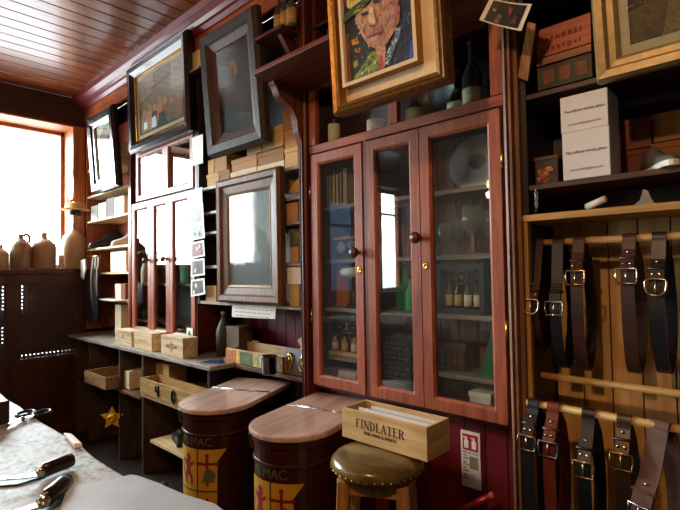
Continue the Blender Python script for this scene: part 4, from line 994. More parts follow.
# gold edged print
t = thing('gold_edged_print', 'gold-edged blue print propped on the second shelf behind the left door', 'print')
a, b = wx(329, 220, 1.74), wx(364, 218, 1.74); z0 = wz(340, 230, 1.74); z0 = 1.48
M().frame(a, b, 0, .13, [(0, 1.75), (0, 1.738), (.008, 1.736), (.01, 1.742)]).build('frame', GOLD, t)
poly_art(t, [('#3a4658', R4(a + .008, b - .008, .008, .122)), ('#c8ccd4', ell((a + b) / 2 - .04, .06, .03, .03, 8)), ('#8a98b0', ell((a + b) / 2 + .03, .07, .035, .02, 8)), ('#d8b878', R4(a + .015, b - .015, .098, .112))], y=1.745)
place(t, (0, 0, SH[3] + .001))
carton('orange_box', 'tall orange box standing behind the left cabinet door', 'box', wx(335, 280, 1.76), wx(348, 280, 1.76), SH[2], SH[2] + .2, 1.76, .09, mat('#e07828', .6, name='print'))
carton('orange_carton', 'orange carton on the third shelf behind the left cabinet door, above the orange box', 'box', wx(336, 250, 1.765), wx(348, 250, 1.765), SH[3], SH[3] + .068, 1.75, .08, mat('#d08038', .6, name='print'))
t = thing('footed_dish', 'white oval dish on a dark pedestal behind the left cabinet door', 'dish')
M().lathe([(0, .0), (.05, .002), (.05, .01), (.025, .02), (.022, .14), (.03, .145)], n=18).build('pedestal', BLK, t)
M().lathe([(.03, .146), (.07, .155), (.075, .175), (.06, .19), (0, .195)], n=20).build('dish_bowl', WHT, t); place(t, (wx(355, 290, 1.72), 1.72, SH[2]))
def giftbox(name, label, px0, px1, z, hh, n, Y, cols, logo=None, window=None, gx=None):
    a, b = wx(px0, 340, Y), wx(px1, 340, Y)
    t = thing(name, label, 'gift box', ((a + b) / 2, Y + .03, z))
    M().box(a, b, Y + .012, Y + .05, z, z + hh).build('black_card', mat('#15161a', .5, name='black_card'), t)
    M().box(a, b, Y - .02, Y + .012, z, z + .018).build('base_ledge', mat('#d8c8a0', .6, name='cream') if logo else BLK, t)
    w_ = (b - a) / n
    for i in range(n):
        xc = a + w_ * (i + .5); r = min(w_ * .36, .017); h = hh * (.48 if logo else .72)
        q = M(); q.lathe([(r, 0), (r, h * .55), (r * .4, h * .72), (r * .38, h)], xc, Y - .002, z + .018, 12); bt = q.build('mini_bottle', mat(cols[i % len(cols)], .25, coat=.6, name='whisky'), t)
        M().lathe([(r * 1.03, h * .1), (r * 1.03, h * .48)], xc, Y - .002, z + .018, 12).build('paper_label', mat(('#e8dcc0', '#d8b860', '#f0ece0')[i % 3], .6, name='label'), bt)
        M().lathe([(r * .5, h * .84), (r * .5, h * 1.03), (0, h * 1.04)], xc, Y - .002, z + .018, 10).build('cap', BLK, bt)
        if logo:
            M().tube([(xc - w_ * .46, Y + .01, z + .02), (xc - w_ * .46, Y + .01, z + hh * .42), (xc, Y + .01, z + hh * .54), (xc + w_ * .46, Y + .01, z + hh * .42), (xc + w_ * .46, Y + .01, z + .02)], .002, 5).build('gold_arch', GOLD, t)
    if logo:
        g = M(); xc = (a + b) / 2
        for k in range(7): g.lathe([(0, 0), (.006, .001), (0, .002)], xc + (-.018 + k * .006), Y + .01, z + hh * (.84 + .04 * math.sin(k * 1.05)), 8)
        g.box(xc - .004, xc + .004, Y + .01, Y + .0125, z + hh * .7, z + hh * .84); g.box(xc - .016, xc + .016, Y + .01, Y + .0125, z + hh * .66, z + hh * .69)
        g.box(xc - .03, xc + .03, Y + .01, Y + .0125, z + hh * .58, z + hh * .6); g.box(xc - .05, xc - .035, Y + .01, Y + .0125, z + hh * .72, z + hh * .735); g.box(xc + .035, xc + .05, Y + .01, Y + .0125, z + hh * .72, z + hh * .735)
        g.build('crest_print', mat('#c8c4b0', .6, name='print'), t)
    else:
        M().frame(a - .02, b + .02, z, z + hh + .03, [(0, Y + .05), (0, Y - .03), (.02, Y - .03), (.02, Y + .012)]).build('box_frame', mat('#2a2c32', .5, name='grey_card'), t)
        g = M(); xc = (a + b) / 2 - .01
        g.tube([(xc + .024 * math.cos(q * PI / 10), Y + .008, z + hh * .86 + .024 * math.sin(q * PI / 10)) for q in range(20)], .003, 5, closed=True)
        g.lathe([(0, 0), (.012, .001), (.012, .004), (0, .005)], T=Matrix.Translation((xc, Y + .011, z + hh * .86)) @ Matrix.Rotation(PI / 2, 4, 'X'))
        g.build('medallion', mat('#a86a28', .4, .6, name='copper'), t)
giftbox('miniatures_gift_box', 'black gift box with gold crest and three miniature bottles behind the left cabinet door', 331, 360, SH[1], .185, 3, 1.71, ['#c8a078'], logo=1)
giftbox('whisky_miniatures_set', 'dark framed set of four miniature whisky bottles behind the right cabinet door', 446, 484, SH[2], .165, 4, 1.72, ['#7a4818', '#241408', '#5a3010', '#2a2a28'])
carton('white_parcel', 'flat white parcel on the bottom of the cabinet behind the left door', 'parcel', wx(341, 378, 1.72), wx(359, 382, 1.72), SH[0], SH[0] + .035, 1.7, .1, WHT)
# glasses
def goblet(label, px, Y, z, h, r, group):
    t = thing('wine_glass', label, 'glass', group=group)
    M().lathe([(0, .0), (r * .8, .002), (r * .8, .004), (.006, .01), (.005, h * .38), (.012, h * .42), (r * .9, h * .56), (r, h * .72), (r * .82, h), (r * .79, h), (r * .96, h * .72), (r * .86, h * .57), (0, h * .44)], n=20).build('glass_body', GLC, t)
    place(t, (wx(px, 245, Y), Y, z)); return t
GG = 'stemmed glasses behind the right cabinet door'
for px, Y, h, r, lab in ((437, 1.76, .13, .03, 'small stemmed glass at the left behind the right cabinet door'), (446, 1.72, .13, .032, 'stemmed glass second from the left behind the right cabinet door'), (456, 1.78, .15, .034, 'stemmed glass at the back between the small ones and the large one'),
                         (473, 1.73, .19, .045, 'large balloon wine glass in the middle behind the right cabinet door'), (490, 1.78, .17, .04, 'stemmed glass at the right end behind the right cabinet door')):
    goblet(lab, px, Y, SH[3], h, r, GG)
for px, Y, lab in ((390, 1.72, 'plain tumbler behind the middle door, left of two'), (403, 1.72, 'plain tumbler behind the middle door, right of two')):
    t = thing('glass_tumbler', lab, 'glass', group='tumblers behind the middle cabinet door')
    M().lathe([(0, .0), (.03, 0), (.034, .12), (.031, .12), (.027, .012), (0, .012)], n=20).build('glass_body', GLC, t)
    place(t, (wx(px, 330, Y), Y + .05, SH[1]))
t = thing('chalkboard_sign', 'small chalkboard with handwritten lines leaning inside the middle cabinet door', 'chalkboard')
a, b = wx(377, 370, 1.65), wx(411, 375, 1.65)
zb0, zb1 = wz(392, 390, 1.65), wz(392, 337, 1.65)
M().box(a, b, 0, .006, 0, zb1 - zb0).build('slate', mat('#1c2022', .8, name='slate'), t)
g = M(); random.seed(21); zz = zb1 - zb0 - .025
while zz > .03:
    x = a + .015; e = b - random.uniform(.015, .05)
    while x < e:
        n_ = random.randint(3, 6); g.tube([(x + k * .0045, -.0006, zz + random.uniform(-.005, .006)) for k in range(n_)], .0009, 4); x += n_ * .0045 + .007
    zz -= .021
g.build('chalk_writing', mat('#b8bcc0', .9, name='chalk'), t)
place(t, (0, 1.642, max(zb0, .832)), rx=-.04)
t = thing('green_bottle', 'bright green square bottle on the shelf behind the middle cabinet door', 'bottle')
GRN = mat('#0e8a4a', .15, coat=.6, name='green_glass')
M().prism([(-.03, -.03), (.03, -.03), (.03, .03), (-.03, .03)], 0, .11, 'xy').lathe([(.03, .11), (.012, .135), (.012, .17), (.015, .172), (.015, .185)], n=14).build('bottle_glass', GRN, t, bev=.006)
place(t, (wx(403, 300, 1.72), 1.74, SH[2]))
t = thing('green_bottle', 'pale mint green bottle at the right edge behind the middle cabinet door', 'bottle')
M().lathe([(0, 0), (.024, 0), (.026, .006), (.026, .08), (.01, .11), (.01, .135), (0, .135)], n=16).build('bottle_glass', mat('#3ac08a', .3, coat=.5, name='mint'), t); place(t, (wx(411, 300, 1.69), 1.69, SH[2]))
t = thing('green_folder', 'green card leaning against the frame inside the right cabinet door', 'card')
M().prism([(-.04, 0), (.04, 0), (.04, .2), (.02, .2)], 0, .004).build('card', mat('#1a6a40', .6, name='green_card'), t); place(t, (wx(489, 372, 1.68), 1.68, SH[1]))
t = thing('carved_casket', 'dark carved wooden casket on the lower shelf behind the right cabinet door', 'casket', (wx(450, 360, 1.74), 1.76, SH[1]))
a, b = wx(436, 360, 1.74), wx(466, 360, 1.74)
c = M(); c.box(a, b, 1.73, 1.83, SH[1], SH[1] + .08)
for k in range(5): c.box(a + (b - a) * (k + .15) / 5, a + (b - a) * (k + .85) / 5, 1.725, 1.73, SH[1] + .015, SH[1] + .065)
c.build('casket_body', wood('#3a2210', '#7a5428', 'x', .4), t, bev=.002)
c = M(); c.prism([(1.725, 0), (1.74, .03), (1.82, .03), (1.835, 0)], a - .004, b + .004, 'yz', T=Matrix.Translation((0, 0, SH[1] + .08))); c.build('casket_lid', wood('#3a2210', '#7a5428', 'x', .4), t, bev=.002)
carton('white_box', 'white box with a loose lid on the cabinet floor behind the right door', 'box', wx(471, 405, 1.68), wx(492, 408, 1.68), SH[0], SH[0] + .055, 1.67, .08, WHT, lid=.018)

# ------------------------------------------------------------------ tin bins in front of the wall
TINM = mat('#3a1610', .3, var=.3, scale=8, coat=.35, name='painted_tin'); LIDM = wood('#b08672', '#e0c0b0', 'y', .3, 4, coat=.6)  # lid colour lightened to carry the near-white window sheen
TR, TL, TH = .168, .44, .76
def stad(r, L, n=18, d=0):
    """plan outline: round front at -y, straight sides, flat back at L"""
    return [(r * math.cos(PI + PI * i / n), r * math.sin(PI + PI * i / n)) for i in range(n + 1)] + [(r, L), (-r, L)]
def tin(label, c, rz):
    t = thing('tin_bin', label, 'bin', group='painted tin bins along the panelling')
    M().prism(stad(TR - .012, TL), .0, TH - .05, 'xy').build('tin_body', TINM, t, bev=.003)
    b = M(); b.prism(stad(TR - .006, TL + .002), TH - .12, TH - .108, 'xy'); b.build('raised_band', TINM, t, bev=.004)
    b = M(); b.prism(stad(TR - .006, TL + .002), .02, .035, 'xy'); b.build('foot_band', TINM, t, bev=.004)
    M().prism(stad(TR - .004, TL + .002), TH - .05, TH - .022, 'xy').build('lid_rim', TINM, t, bev=.003)
    hy = .19
    M().prism(stad(TR + .008, hy - .004), TH - .022, TH, 'xy').build('lid', LIDM, t, bev=.006)
    M().prism([(-TR - .004, hy), (TR + .004, hy), (TR + .004, TL), (-TR - .004, TL)], TH - .022, TH, 'xy').build('back_board', LIDM, t, bev=.003)
    M().tube([(-TR, hy - .002, TH + .001), (TR, hy - .002, TH + .001)], .004, 6).build('hinge_rod', SILV, t)
    hs = M(); a0 = math.radians(205); hs.tube([(math.cos(a0) * (TR + .0), math.sin(a0) * (TR), TH - .03), (math.cos(a0) * (TR + .012), math.sin(a0) * (TR + .012), TH - .05), (math.cos(a0) * TR, math.sin(a0) * TR, TH - .1)], .006, 6); hs.build('hasp', SILV, t)
    # wrapped lettering and heraldic banner: u = arc length from the middle of the front (+u to the right)
    def wrap(mb, name, m, rr):
        for v in mb.v:
            a = -PI / 2 + v.x / rr; d = rr + v.y; z = v.z
            v.x, v.y = d * math.cos(a), d * math.sin(a)
        return mb.build(name, m, t)
    rr = TR - .0105
    def wtext(body, size, u, z, m, nm, sx=1):
        q = text_mesh(body, size, .0005); q.v = [Vector((v.x * sx + u, v.z * 0 + .0006, v.y + z)) for v in q.v]; return wrap(q, nm, m, rr)
    def wpoly(L, m, nm, lift=.0003, cut=6):
        g = M()
        for poly in L:
            # split wide polygons into thin vertical slices by simple quads when rectangular
            g.add([(u, lift, z) for u, z in poly], [tuple(range(len(poly)))])
        bm = bmesh.new(); vs = [bm.verts.new(v) for v in g.v]
        for f in g.f: bm.faces.new([vs[i] for i in f])
        for k in range(-20, 21):
            bmesh.ops.bisect_plane(bm, geom=bm.verts[:] + bm.edges[:] + bm.faces[:], plane_co=(k * .02 + .001, 0, 0), plane_no=(1, 0, 0))
        bm.verts.index_update(); h = M(); h.add([v.co.copy() for v in bm.verts], [tuple(v.index for v in f.verts) for f in bm.faces]); bm.free()
        return wrap(h, nm, m, rr)
    LET = mat('#7a8a4a', .5, var=.2, name='painted_letters')
    wtext('M. MAC', .05, -.015, TH - .142, LET, 'painted_lettering', .98)
    zt_ = TH - .172; YL = mat('#c8962c', .5, var=.15, name='yellow_paint'); RD = mat('#8a1814', .5, name='red_paint'); DK = mat('#3a2a14', .5, name='dark_paint'); CR = mat('#b8a468', .5, name='cream_paint')
    wpoly([[(-.19, zt_), (.13, zt_), (.09, zt_ - .05), (.085, zt_ - .36), (-.1, zt_ - .36), (-.14, zt_ - .05)]], YL, 'banner', .0003)
    wpoly([[(-.145, zt_ - .175), (.087, zt_ - .175), (.087, zt_ - .181), (-.145, zt_ - .181)], [(-.003, zt_), (.003, zt_), (.003, zt_ - .36), (-.003, zt_ - .36)]], DK, 'banner_lines', .0005)
    def cross(u, z, s):
        o = [[(u - s * .09, z - s), (u + s * .09, z - s), (u + s * .09, z + s * .8), (u - s * .09, z + s * .8)], [(u - s * .6, z + s * .25), (u + s * .6, z + s * .25), (u + s * .6, z + s * .42), (u - s * .6, z + s * .42)]]
        for a, b in ((u, z + s * .85), (u - s * .62, z + s * .335), (u + s * .62, z + s * .335)): o.append([(a - s * .16, b - s * .0), (a, b - s * .16), (a + s * .16, b), (a, b + s * .16)])
        return o
    wpoly(cross(.045, zt_ - .085, .07), RD, 'red_cross', .0007)
    wpoly([[(.02, zt_ - .14), (.075, zt_ - .14), (.082, zt_ - .105), (.06, zt_ - .08), (.035, zt_ - .09)]], mat('#5a6a4a', .5, name='green_paint'), 'cross_foot', .0009)
    def lion(u, z, s):
        B_ = [(-.3, -.9), (-.1, -.95), (-.12, -.6), (.05, -.35), (.25, -.6), (.2, -.9), (.42, -.9), (.4, -.45), (.22, -.15), (.2, .15), (.45, .3), (.5, .5), (.3, .42), (.15, .4), (.25, .6), (.2, .85), (-.05, .95), (-.2, .75), (-.1, .6), (-.3, .45), (-.55, .6), (-.6, .4), (-.35, .2), (-.2, .1), (-.25, -.2), (-.4, -.4)]
        return [[(u + a * s, z + b * s) for a, b in B_], [(u - .45 * s, z - .5 * s), (u - .7 * s, z - .2 * s), (u - .6 * s, z + .1 * s), (u - .75 * s, z + .25 * s), (u - .5 * s, z + .1 * s), (u - .55 * s, z - .2 * s)]]
    wpoly(lion(-.055, zt_ - .09, .072), RD, 'red_lion', .0007)
    wpoly(lion(-.055, zt_ - .265, .06), DK, 'dark_beast', .0007); wpoly(cross(.045, zt_ - .265, .06), DK, 'dark_cross', .0007)
    place(t, (c[0], c[1], .001), rz=rz); return t
tin('brown painted tin bin with heraldic banner and pale shining lid, left of two', (-1.95, 1.245), .4)
tin('brown painted tin bin with heraldic banner, right of two, beside the stool', (-1.43, 1.255), .24)

# ------------------------------------------------------------------ stool with wooden wine box
STZ = .775
p = atz(377, 458, STZ - .02); sc = Vector((p.x - .0, p.y + .0, 0))
t = thing('round_stool', 'round wooden stool with olive-brown padded leather seat under the wine box', 'stool')
M().lathe([(.09, -.052), (.138, -.05), (.146, -.038), (.146, -.02), (.134, -.006), (.1, .0), (0, .003)], cz=STZ - .003, n=36).build('seat_pad', wood('#4a3c1c', '#8a7440', 'x', .28, 3, coat=.4, bump=.05), t)
g = M(); 
for k in range(40):
    q = 2 * PI * k / 40; g.lathe([(.004, 0), (.003, .003), (0, .004)], T=Matrix.Translation((.146 * math.cos(q), .146 * math.sin(q), STZ - .038)) @ Matrix.Rotation(q, 4, 'Z') @ Matrix.Rotation(PI / 2, 4, 'Y'), n=6)
g.build('seat_studs', BRASS, t); t.children[-1]['kind'] = 'stuff'
LEGM = wood('#8a5c28', '#c8985a', 'z', .4, 6); 
M().box(-.1, .1, -.1, .1, STZ - .1, STZ - .058).build('seat_frame', LEGM, t, bev=.004, T=Matrix.Rotation(.5, 4, 'Z'))
for k in range(4):
    q = PI / 4 + k * PI / 2 + .5
    L = M(); d0 = Vector((math.cos(q), math.sin(q), 0))
    L.tube([d0 * .125 + Vector((0, 0, STZ - .06)), d0 * .175 + Vector((0, 0, .002))], .022, 4, rs=[.026, .019]); L.sm = [False] * len(L.sm)
    L.build('leg', LEGM, t, bev=.002)
    d1 = Vector((math.cos(q + PI / 2), math.sin(q + PI / 2), 0))
    M().tube([d0 * .162 + Vector((0, 0, .16 + .05 * (k % 2))), d1 * .162 + Vector((0, 0, .16 + .05 * (k % 2)))], .012, 8).build('rung', LEGM, t)
place(t, (sc.x, sc.y, 0))
# wine box: front bottom edge runs on the seat
zb_ = STZ + .001
q0, q1 = atz(343, 436, zb_), atz(427, 463, zb_)
Yb = (q0.y + q1.y) / 2; bx0_, bx1_ = wx(342, 421, Yb), wx(427, 445, Yb); hb = wz(342, 407, Yb) - zb_
t = thing('wine_box', 'pale wooden wine box with black FINDLATER lettering on the stool, holding paper files', 'box', ((bx0_ + bx1_) / 2, Yb + .07, zb_))
PW = wood('#c49a5c', '#ecd09a', 'x', .5, 4); D_ = .13; th = .01
M().box(bx0_, bx1_, Yb, Yb + th, zb_, zb_ + hb).build('front_panel', PW, t, bev=.001)
M().box(bx0_, bx1_, Yb + D_ - th, Yb + D_, zb_, zb_ + hb).build('rear_panel', PW, t, bev=.001)
for a in (bx0_, bx1_ - th): M().box(a, a + th, Yb + th, Yb + D_ - th, zb_, zb_ + hb).build('side_panel', wood('#c49a5c', '#ecd09a', 'y', .5, 4), t, bev=.001)
M().box(bx0_ + th, bx1_ - th, Yb + th, Yb + D_ - th, zb_, zb_ + .008).build('bottom_panel', PW, t)
# serif lettering built from strokes
def serif(word, size, x0, z0, y, m, parent, gap=.16):
    H = 1.0; S = {
     'F': (.62, [('v', .16), ('h', .16, .58, 1), ('h', .16, .42, .52), ('e', .58, 1)]), 'I': (.34, [('v', .17)]), 'N': (.8, [('t', .14), ('t', .7), ('d', .14, 1, .7, 0)]),
     'D': (.76, [('v', .16), ('c', .16)]), 'L': (.62, [('v', .16), ('h', .16, .58, 0), ('e', .58, 0)]), 'A': (.76, [('dt', .08, 0, .38, 1), ('d', .38, 1, .68, 0), ('h', .2, .56, .36)]),
     'T': (.68, [('v', .34), ('h', .04, .64, 1), ('e', .05, 1), ('e', .63, 1)]), 'E': (.66, [('v', .16), ('h', .16, .6, 1), ('h', .16, .44, .52), ('h', .16, .6, 0), ('e', .6, 1), ('e', .6, 0)]),
     'R': (.76, [('v', .16), ('b', .16), ('d', .4, .5, .68, 0)])}
    g = M(); x = x0; tk, tn, sf = .15, .045, .05
    def P(pl): g.prism([(x + u * size, z0 + v * size) for u, v in pl], y, y - .0008)
    def vert(u, t_): P([(u - t_ / 2, 0), (u + t_ / 2, 0), (u + t_ / 2, 1), (u - t_ / 2, 1)]); [P([(u - t_ / 2 - .07, e), (u + t_ / 2 + .07, e), (u + t_ / 2 + .07, e + sf), (u - t_ / 2 - .07, e + sf)]) for e in (0, 1 - sf)]
    for ch in word:
        w_, st = S[ch]
        for s in st:
            if s[0] == 'v': vert(s[1], tk)
            elif s[0] == 't': vert(s[1], tn)
            elif s[0] == 'h': _, a, b, v = s; v = min(v, 1 - tn); P([(a, v), (b, v), (b, v + tn), (a, v + tn)])
            elif s[0] == 'e': _, a, v = s; P([(a - .02, .78), (a + .02, .78), (a + .02, 1), (a - .02, 1)] if v else [(a - .02, 0), (a + .02, 0), (a + .02, .22), (a - .02, .22)])
            elif s[0] in 'dt' or s[0] == 'dt':
                t_ = tn / 2 if s[0] == 'dt' else tk / 2; _, a, b, c, d_ = s
                P([(a - t_, b), (a + t_, b), (c + t_, d_), (c - t_, d_)])
                P([(c - .12, 0), (c + .12, 0), (c + .12, sf), (c - .12, sf)] if d_ == 0 and s[0] == 'd' else [(a - .1, 0), (a + .1, 0), (a + .1, sf), (a - .1, sf)])
            elif s[0] in 'cb':
                r_, zc_, n_ = (.5, .5, 12) if s[0] == 'c' else (.26, .74, 10)
                ou = [(s[1] + .1 + (.46 if s[0] == 'c' else .4) * math.cos(-PI / 2 + PI * k / n_), zc_ + r_ * math.sin(-PI / 2 + PI * k / n_)) for k in range(n_ + 1)]
                inn = [(s[1] + .1 + (.46 - tk if s[0] == 'c' else .4 - tk) * math.cos(-PI / 2 + PI * k / n_), zc_ + (r_ - tn) * math.sin(-PI / 2 + PI * k / n_)) for k in range(n_ + 1)]
                for k in range(n_): P([ou[k], ou[k + 1], inn[k + 1], inn[k]])
        x += (w_ + gap) * size
    return g.build('stencil_lettering', m, parent), x
L0 = wx(356, 425, Yb); L1 = wx(405, 438, Yb); sz = .05
tot = sum({'F': .62, 'I': .34, 'N': .8, 'D': .76, 'L': .62, 'A': .76, 'T': .68, 'E': .66, 'R': .76}[c] + .1 for c in 'FINDLATER')
serif('FINDLATER', (L1 - L0) / tot, L0, zb_ + hb * .46, Yb - .0002, INK, t, .1)
wall_text('FINE WINE & SPIRITS', .0145, (L0 + L1) / 2, Yb - .0008, zb_ + hb * .33, INK, t, 'small_lettering')
for k in range(5):
    o = M().box(bx0_ + .03 + .012 * k, bx1_ - .012, Yb + .022 + k * .019, Yb + .028 + k * .019, zb_ + .009, zb_ + hb - .008 + (.006 * (k % 2))).build('paper_file', (PAPER, WHT, mat('#3a4048', .6, name='file'), WHT, CARDL)[k])
    solo(o, ('white file at the front of the wine box', 'pale file second from the front in the wine box', 'dark grey file in the middle of the wine box', 'white file fourth from the front in the wine box', 'cream file at the back of the wine box')[k], 'file', 'paper files in the wine box')

# ------------------------------------------------------------------ fire notice, conduit and red handle
P = [at(461, 430, 1.678), at(480, 433, 1.678), at(481.5, 490, 1.678), at(462.5, 485, 1.678)]
a, b = (P[0].x + P[3].x) / 2, (P[1].x + P[2].x) / 2; zt1, zt0 = (P[0].z + P[1].z) / 2, (P[2].z + P[3].z) / 2
t = thing('fire_notice', 'white fire-action notice with red square pictograms on the dark red panelling', 'notice', ((a + b) / 2, 1.676, zt0))
M().box(a, b, 1.674, 1.6798, zt0, zt1).build('sheet', WHT, t)
f = fr(a, b, zt0, zt1); rd = M(); rd.box(f(.1, 0)[0], f(.9, 0)[0], 1.6728, 1.674, f(0, .66)[1], f(0, .95)[1]); rd.build('red_square', mat('#b01c1c', .5, name='red_print'), t)
g = M()
for u in (.3, .7):
    xc = f(u, 0)[0]; g.box(xc - .009, xc + .009, 1.6718, 1.6728, f(0, .7)[1], f(0, .84)[1]); g.box(xc - .004, xc + .004, 1.6718, 1.6728, f(0, .84)[1], f(0, .88)[1]); g.box(xc - .012, xc + .004, 1.6718, 1.6728, f(0, .88)[1], f(0, .9)[1])
g.build('pictogram', WHT, t)
wall_text('FIRE ACTION', .0115, (a + b) / 2, 1.6738, f(0, .615)[1], INK, t)
g = M()
for i, v in enumerate((.55, .5, .43, .39, .33, .28, .2, .15)): g.box(f(.12, 0)[0], f(.3 if i % 2 == 0 else .4, 0)[0], 1.6732, 1.674, f(0, v)[1], f(0, v + .022)[1])
g.box(f(.45, 0)[0], f(.9, 0)[0], 1.6732, 1.674, f(0, .34)[1], f(0, .56)[1])
g.build('small_print', mat('#8a8468', .7, name='print'), t)
a = at(462, 509, 1.6); b = at(491, 496, 1.6); dd = b - a; e0 = a - dd * .9
t = thing('red_tube_stand', 'glossy red bent tube poking up below the fire notice', 'stand', (e0.x, 1.6, 0))
M().tube([e0 + Vector((0, 0, .01 - e0.z)), e0 - Vector((0, 0, .03)), e0 + dd * .08, a, b], .011, 12).build('red_tube', mat('#a8141e', .25, coat=.5, name='red_lacquer'), t)
M().tube([b, b + dd * .08], .0118, 12).build('end_cap', mat('#d86a6a', .3, name='worn_red'), t)
M().lathe([(.05, 0), (.05, .008), (.012, .014)], e0.x, e0.y, .001).build('foot', BLK, t)

# ------------------------------------------------------------------ belt rack and shelves on the right
RX0, RX1 = -.645, .42
t = thing('belt_rack', 'pine belt rack with board back and round rails at the right', 'rack', ((RX0 + RX1) / 2, 1.72, .25))
M().box(RX0, RX0 + .014, 1.6, 1.84, .25, 1.505).build('side_post', PIN, t, bev=.002)
M().box(RX0 + .014, RX0 + .017, 1.62, 1.835, .25, 1.5).build('dark_liner', DRK, t)
M().box(RX1 - .022, RX1, 1.6, 1.84, .25, 1.505).build('side_post', PIN, t, bev=.002)
M().box(RX0, RX1, 1.595, 1.84, 1.505, 1.527).build('top_board', PINX, t, bev=.002)
M().box(RX0 + .022, RX1 - .022, 1.6, 1.84, .25, .27).build('bottom_board', PINX, t, bev=.002)
boards(RX0 + .022, RX1 - .022, 1.82, .27, 1.505, .09, [wood('#b88a4c', '#dcb070', 'z', .5, 5), DRK], 'board_back', parent=t)
RZ1, RY, RY2 = 1.435, 1.68, 1.586
RZ2 = (wz(535, 405, RY2) + wz(676, 427, RY2)) / 2
for z, nm in ((RZ1, 'belt_rail'), (RZ2, 'belt_rail'), (.98, 'spare_rail')):
    g = M(); y_ = RY2 if nm == 'belt_rail' and z == RZ2 else RY; g.tube([(RX0 + (.002 if y_ == RY2 else .017), y_, z), (RX1 - .022, y_, z)], .0115, 12); g.build(nm, PINX, t)
shelf_unit('upper_shelving', 'dark shelving above the belt rack with a worn front edge', 'shelving', RX0 - .004, RX1, 1.61, 1.875, 1.528, 2.9, [1.628, 1.937, 2.3], (DRK, wood('#24140e', '#5a3a26', 'x', .5, 10), DRK))
# belts
random.seed(4)
def belt(label, px, py, rz_, colr, buckle_m, square=True, lenz=.42, bz=.14, bulge=.045, back=.1, w_=.036, studs=2, group=None, rgh=.38):
    """belt looped over the rail at rz_; px,py = pixel of its buckle"""
    RYb = RY2 if rz_ == RZ2 else RY
    t = thing('leather_belt', label, 'belt', group=group)
    lt = mat(colr, rgh, var=.25, scale=30, coat=.15 if rgh < .5 else 0, name='belt_leather')
    loop = spline([(0, -.0145, 0), (0, -.018, -.02), (0, -bulge * .6, -bz * .6), (0, -bulge, -bz), (0, -bulge * 1.05, -lenz * .6), (0, -bulge * .6, -lenz * .9), (0, .01, -lenz), (0, back * .7, -lenz * .88), (0, back, -lenz * .55), (0, back * .7, -lenz * .2), (0, .022, -.02), (0, .0145, 0), (0, .008, .012), (0, 0, .0145), (0, -.008, .012)], 6, closed=True)
    M().ribbon(loop, w_, .0038, closed=True).build('strap', lt, t)
    def on(z):   # front strand y at height z
        c = [p for p in loop if p.y < .0 and p.z < 0]; return min(c, key=lambda p: abs(p.z - z)).y
    zb = -bz
    M().ribbon([(0, on(zb + .062) - .0025, zb + .062), (0, on(zb + .03) - .006, zb + .03), (0, on(zb) - .0075, zb + .004)], w_ * .98, .0034).build('buckle_fold', lt, t)
    k = M(); yk = on(zb + .038) - .009; k.tube([(-w_ * .58, yk + .006, zb + .036), (-w_ * .58, yk, zb + .036), (w_ * .58, yk, zb + .036), (w_ * .58, yk + .006, zb + .036)], .005, 6); k.build('keeper_loop', lt, t)
    yb = on(zb - .015) - .009
    if square: fr_ = [(-.027, 0), (.027, 0), (.0285, -.022), (.025, -.044), (-.025, -.044), (-.0285, -.022)]
    else: fr_ = [(-.021, 0), (.021, 0), (.026, -.018), (.021, -.036), (.008, -.045), (-.008, -.045), (-.021, -.036), (-.026, -.018)]
    pts = [(u, yb - .002 - .002 * math.sin(-v * 40), zb + v + .004) for u, v in fr_]
    M().tube(spline(pts, 4, True) if not square else pts, .0032, 8, closed=True).build('buckle', buckle_m, t)
    M().tube([(0, yb - .001, zb + .006), (0, yb - .006, zb - .02), (.001, yb - .003, zb - .046)], .0026, 6).build('buckle_prong', buckle_m, t)
    for i in range(studs):
        for u, z in (((0, zb + .055),), ((-.009, zb + .02), (.009, zb + .02)))[i]:
            M().lathe([(.0052, 0), (.0045, .0025), (0, .0036)], T=Matrix.Translation((u, on(z) - .0068, z)) @ Matrix.Rotation(PI / 2, 4, 'X'), n=10).build('rivet', buckle_m, t)
    zt_ = rz_ - bz; x = wx(px, py, RYb - bulge - .01)
    place(t, (x, RYb, rz_), rz=random.uniform(-.05, .05)); return t
NB = mat('#c8b890', .22, 1, .1, name='nickel_brass')
GT, GB = 'belts on the upper rail', 'belts on the lower rail'
CB, CK = '#3a2018', '#14151a'
def bz_of(px, py, rz_, bl): return rz_ - wz(px, py, (RY2 if rz_ == RZ2 else RY) - bl - .01)
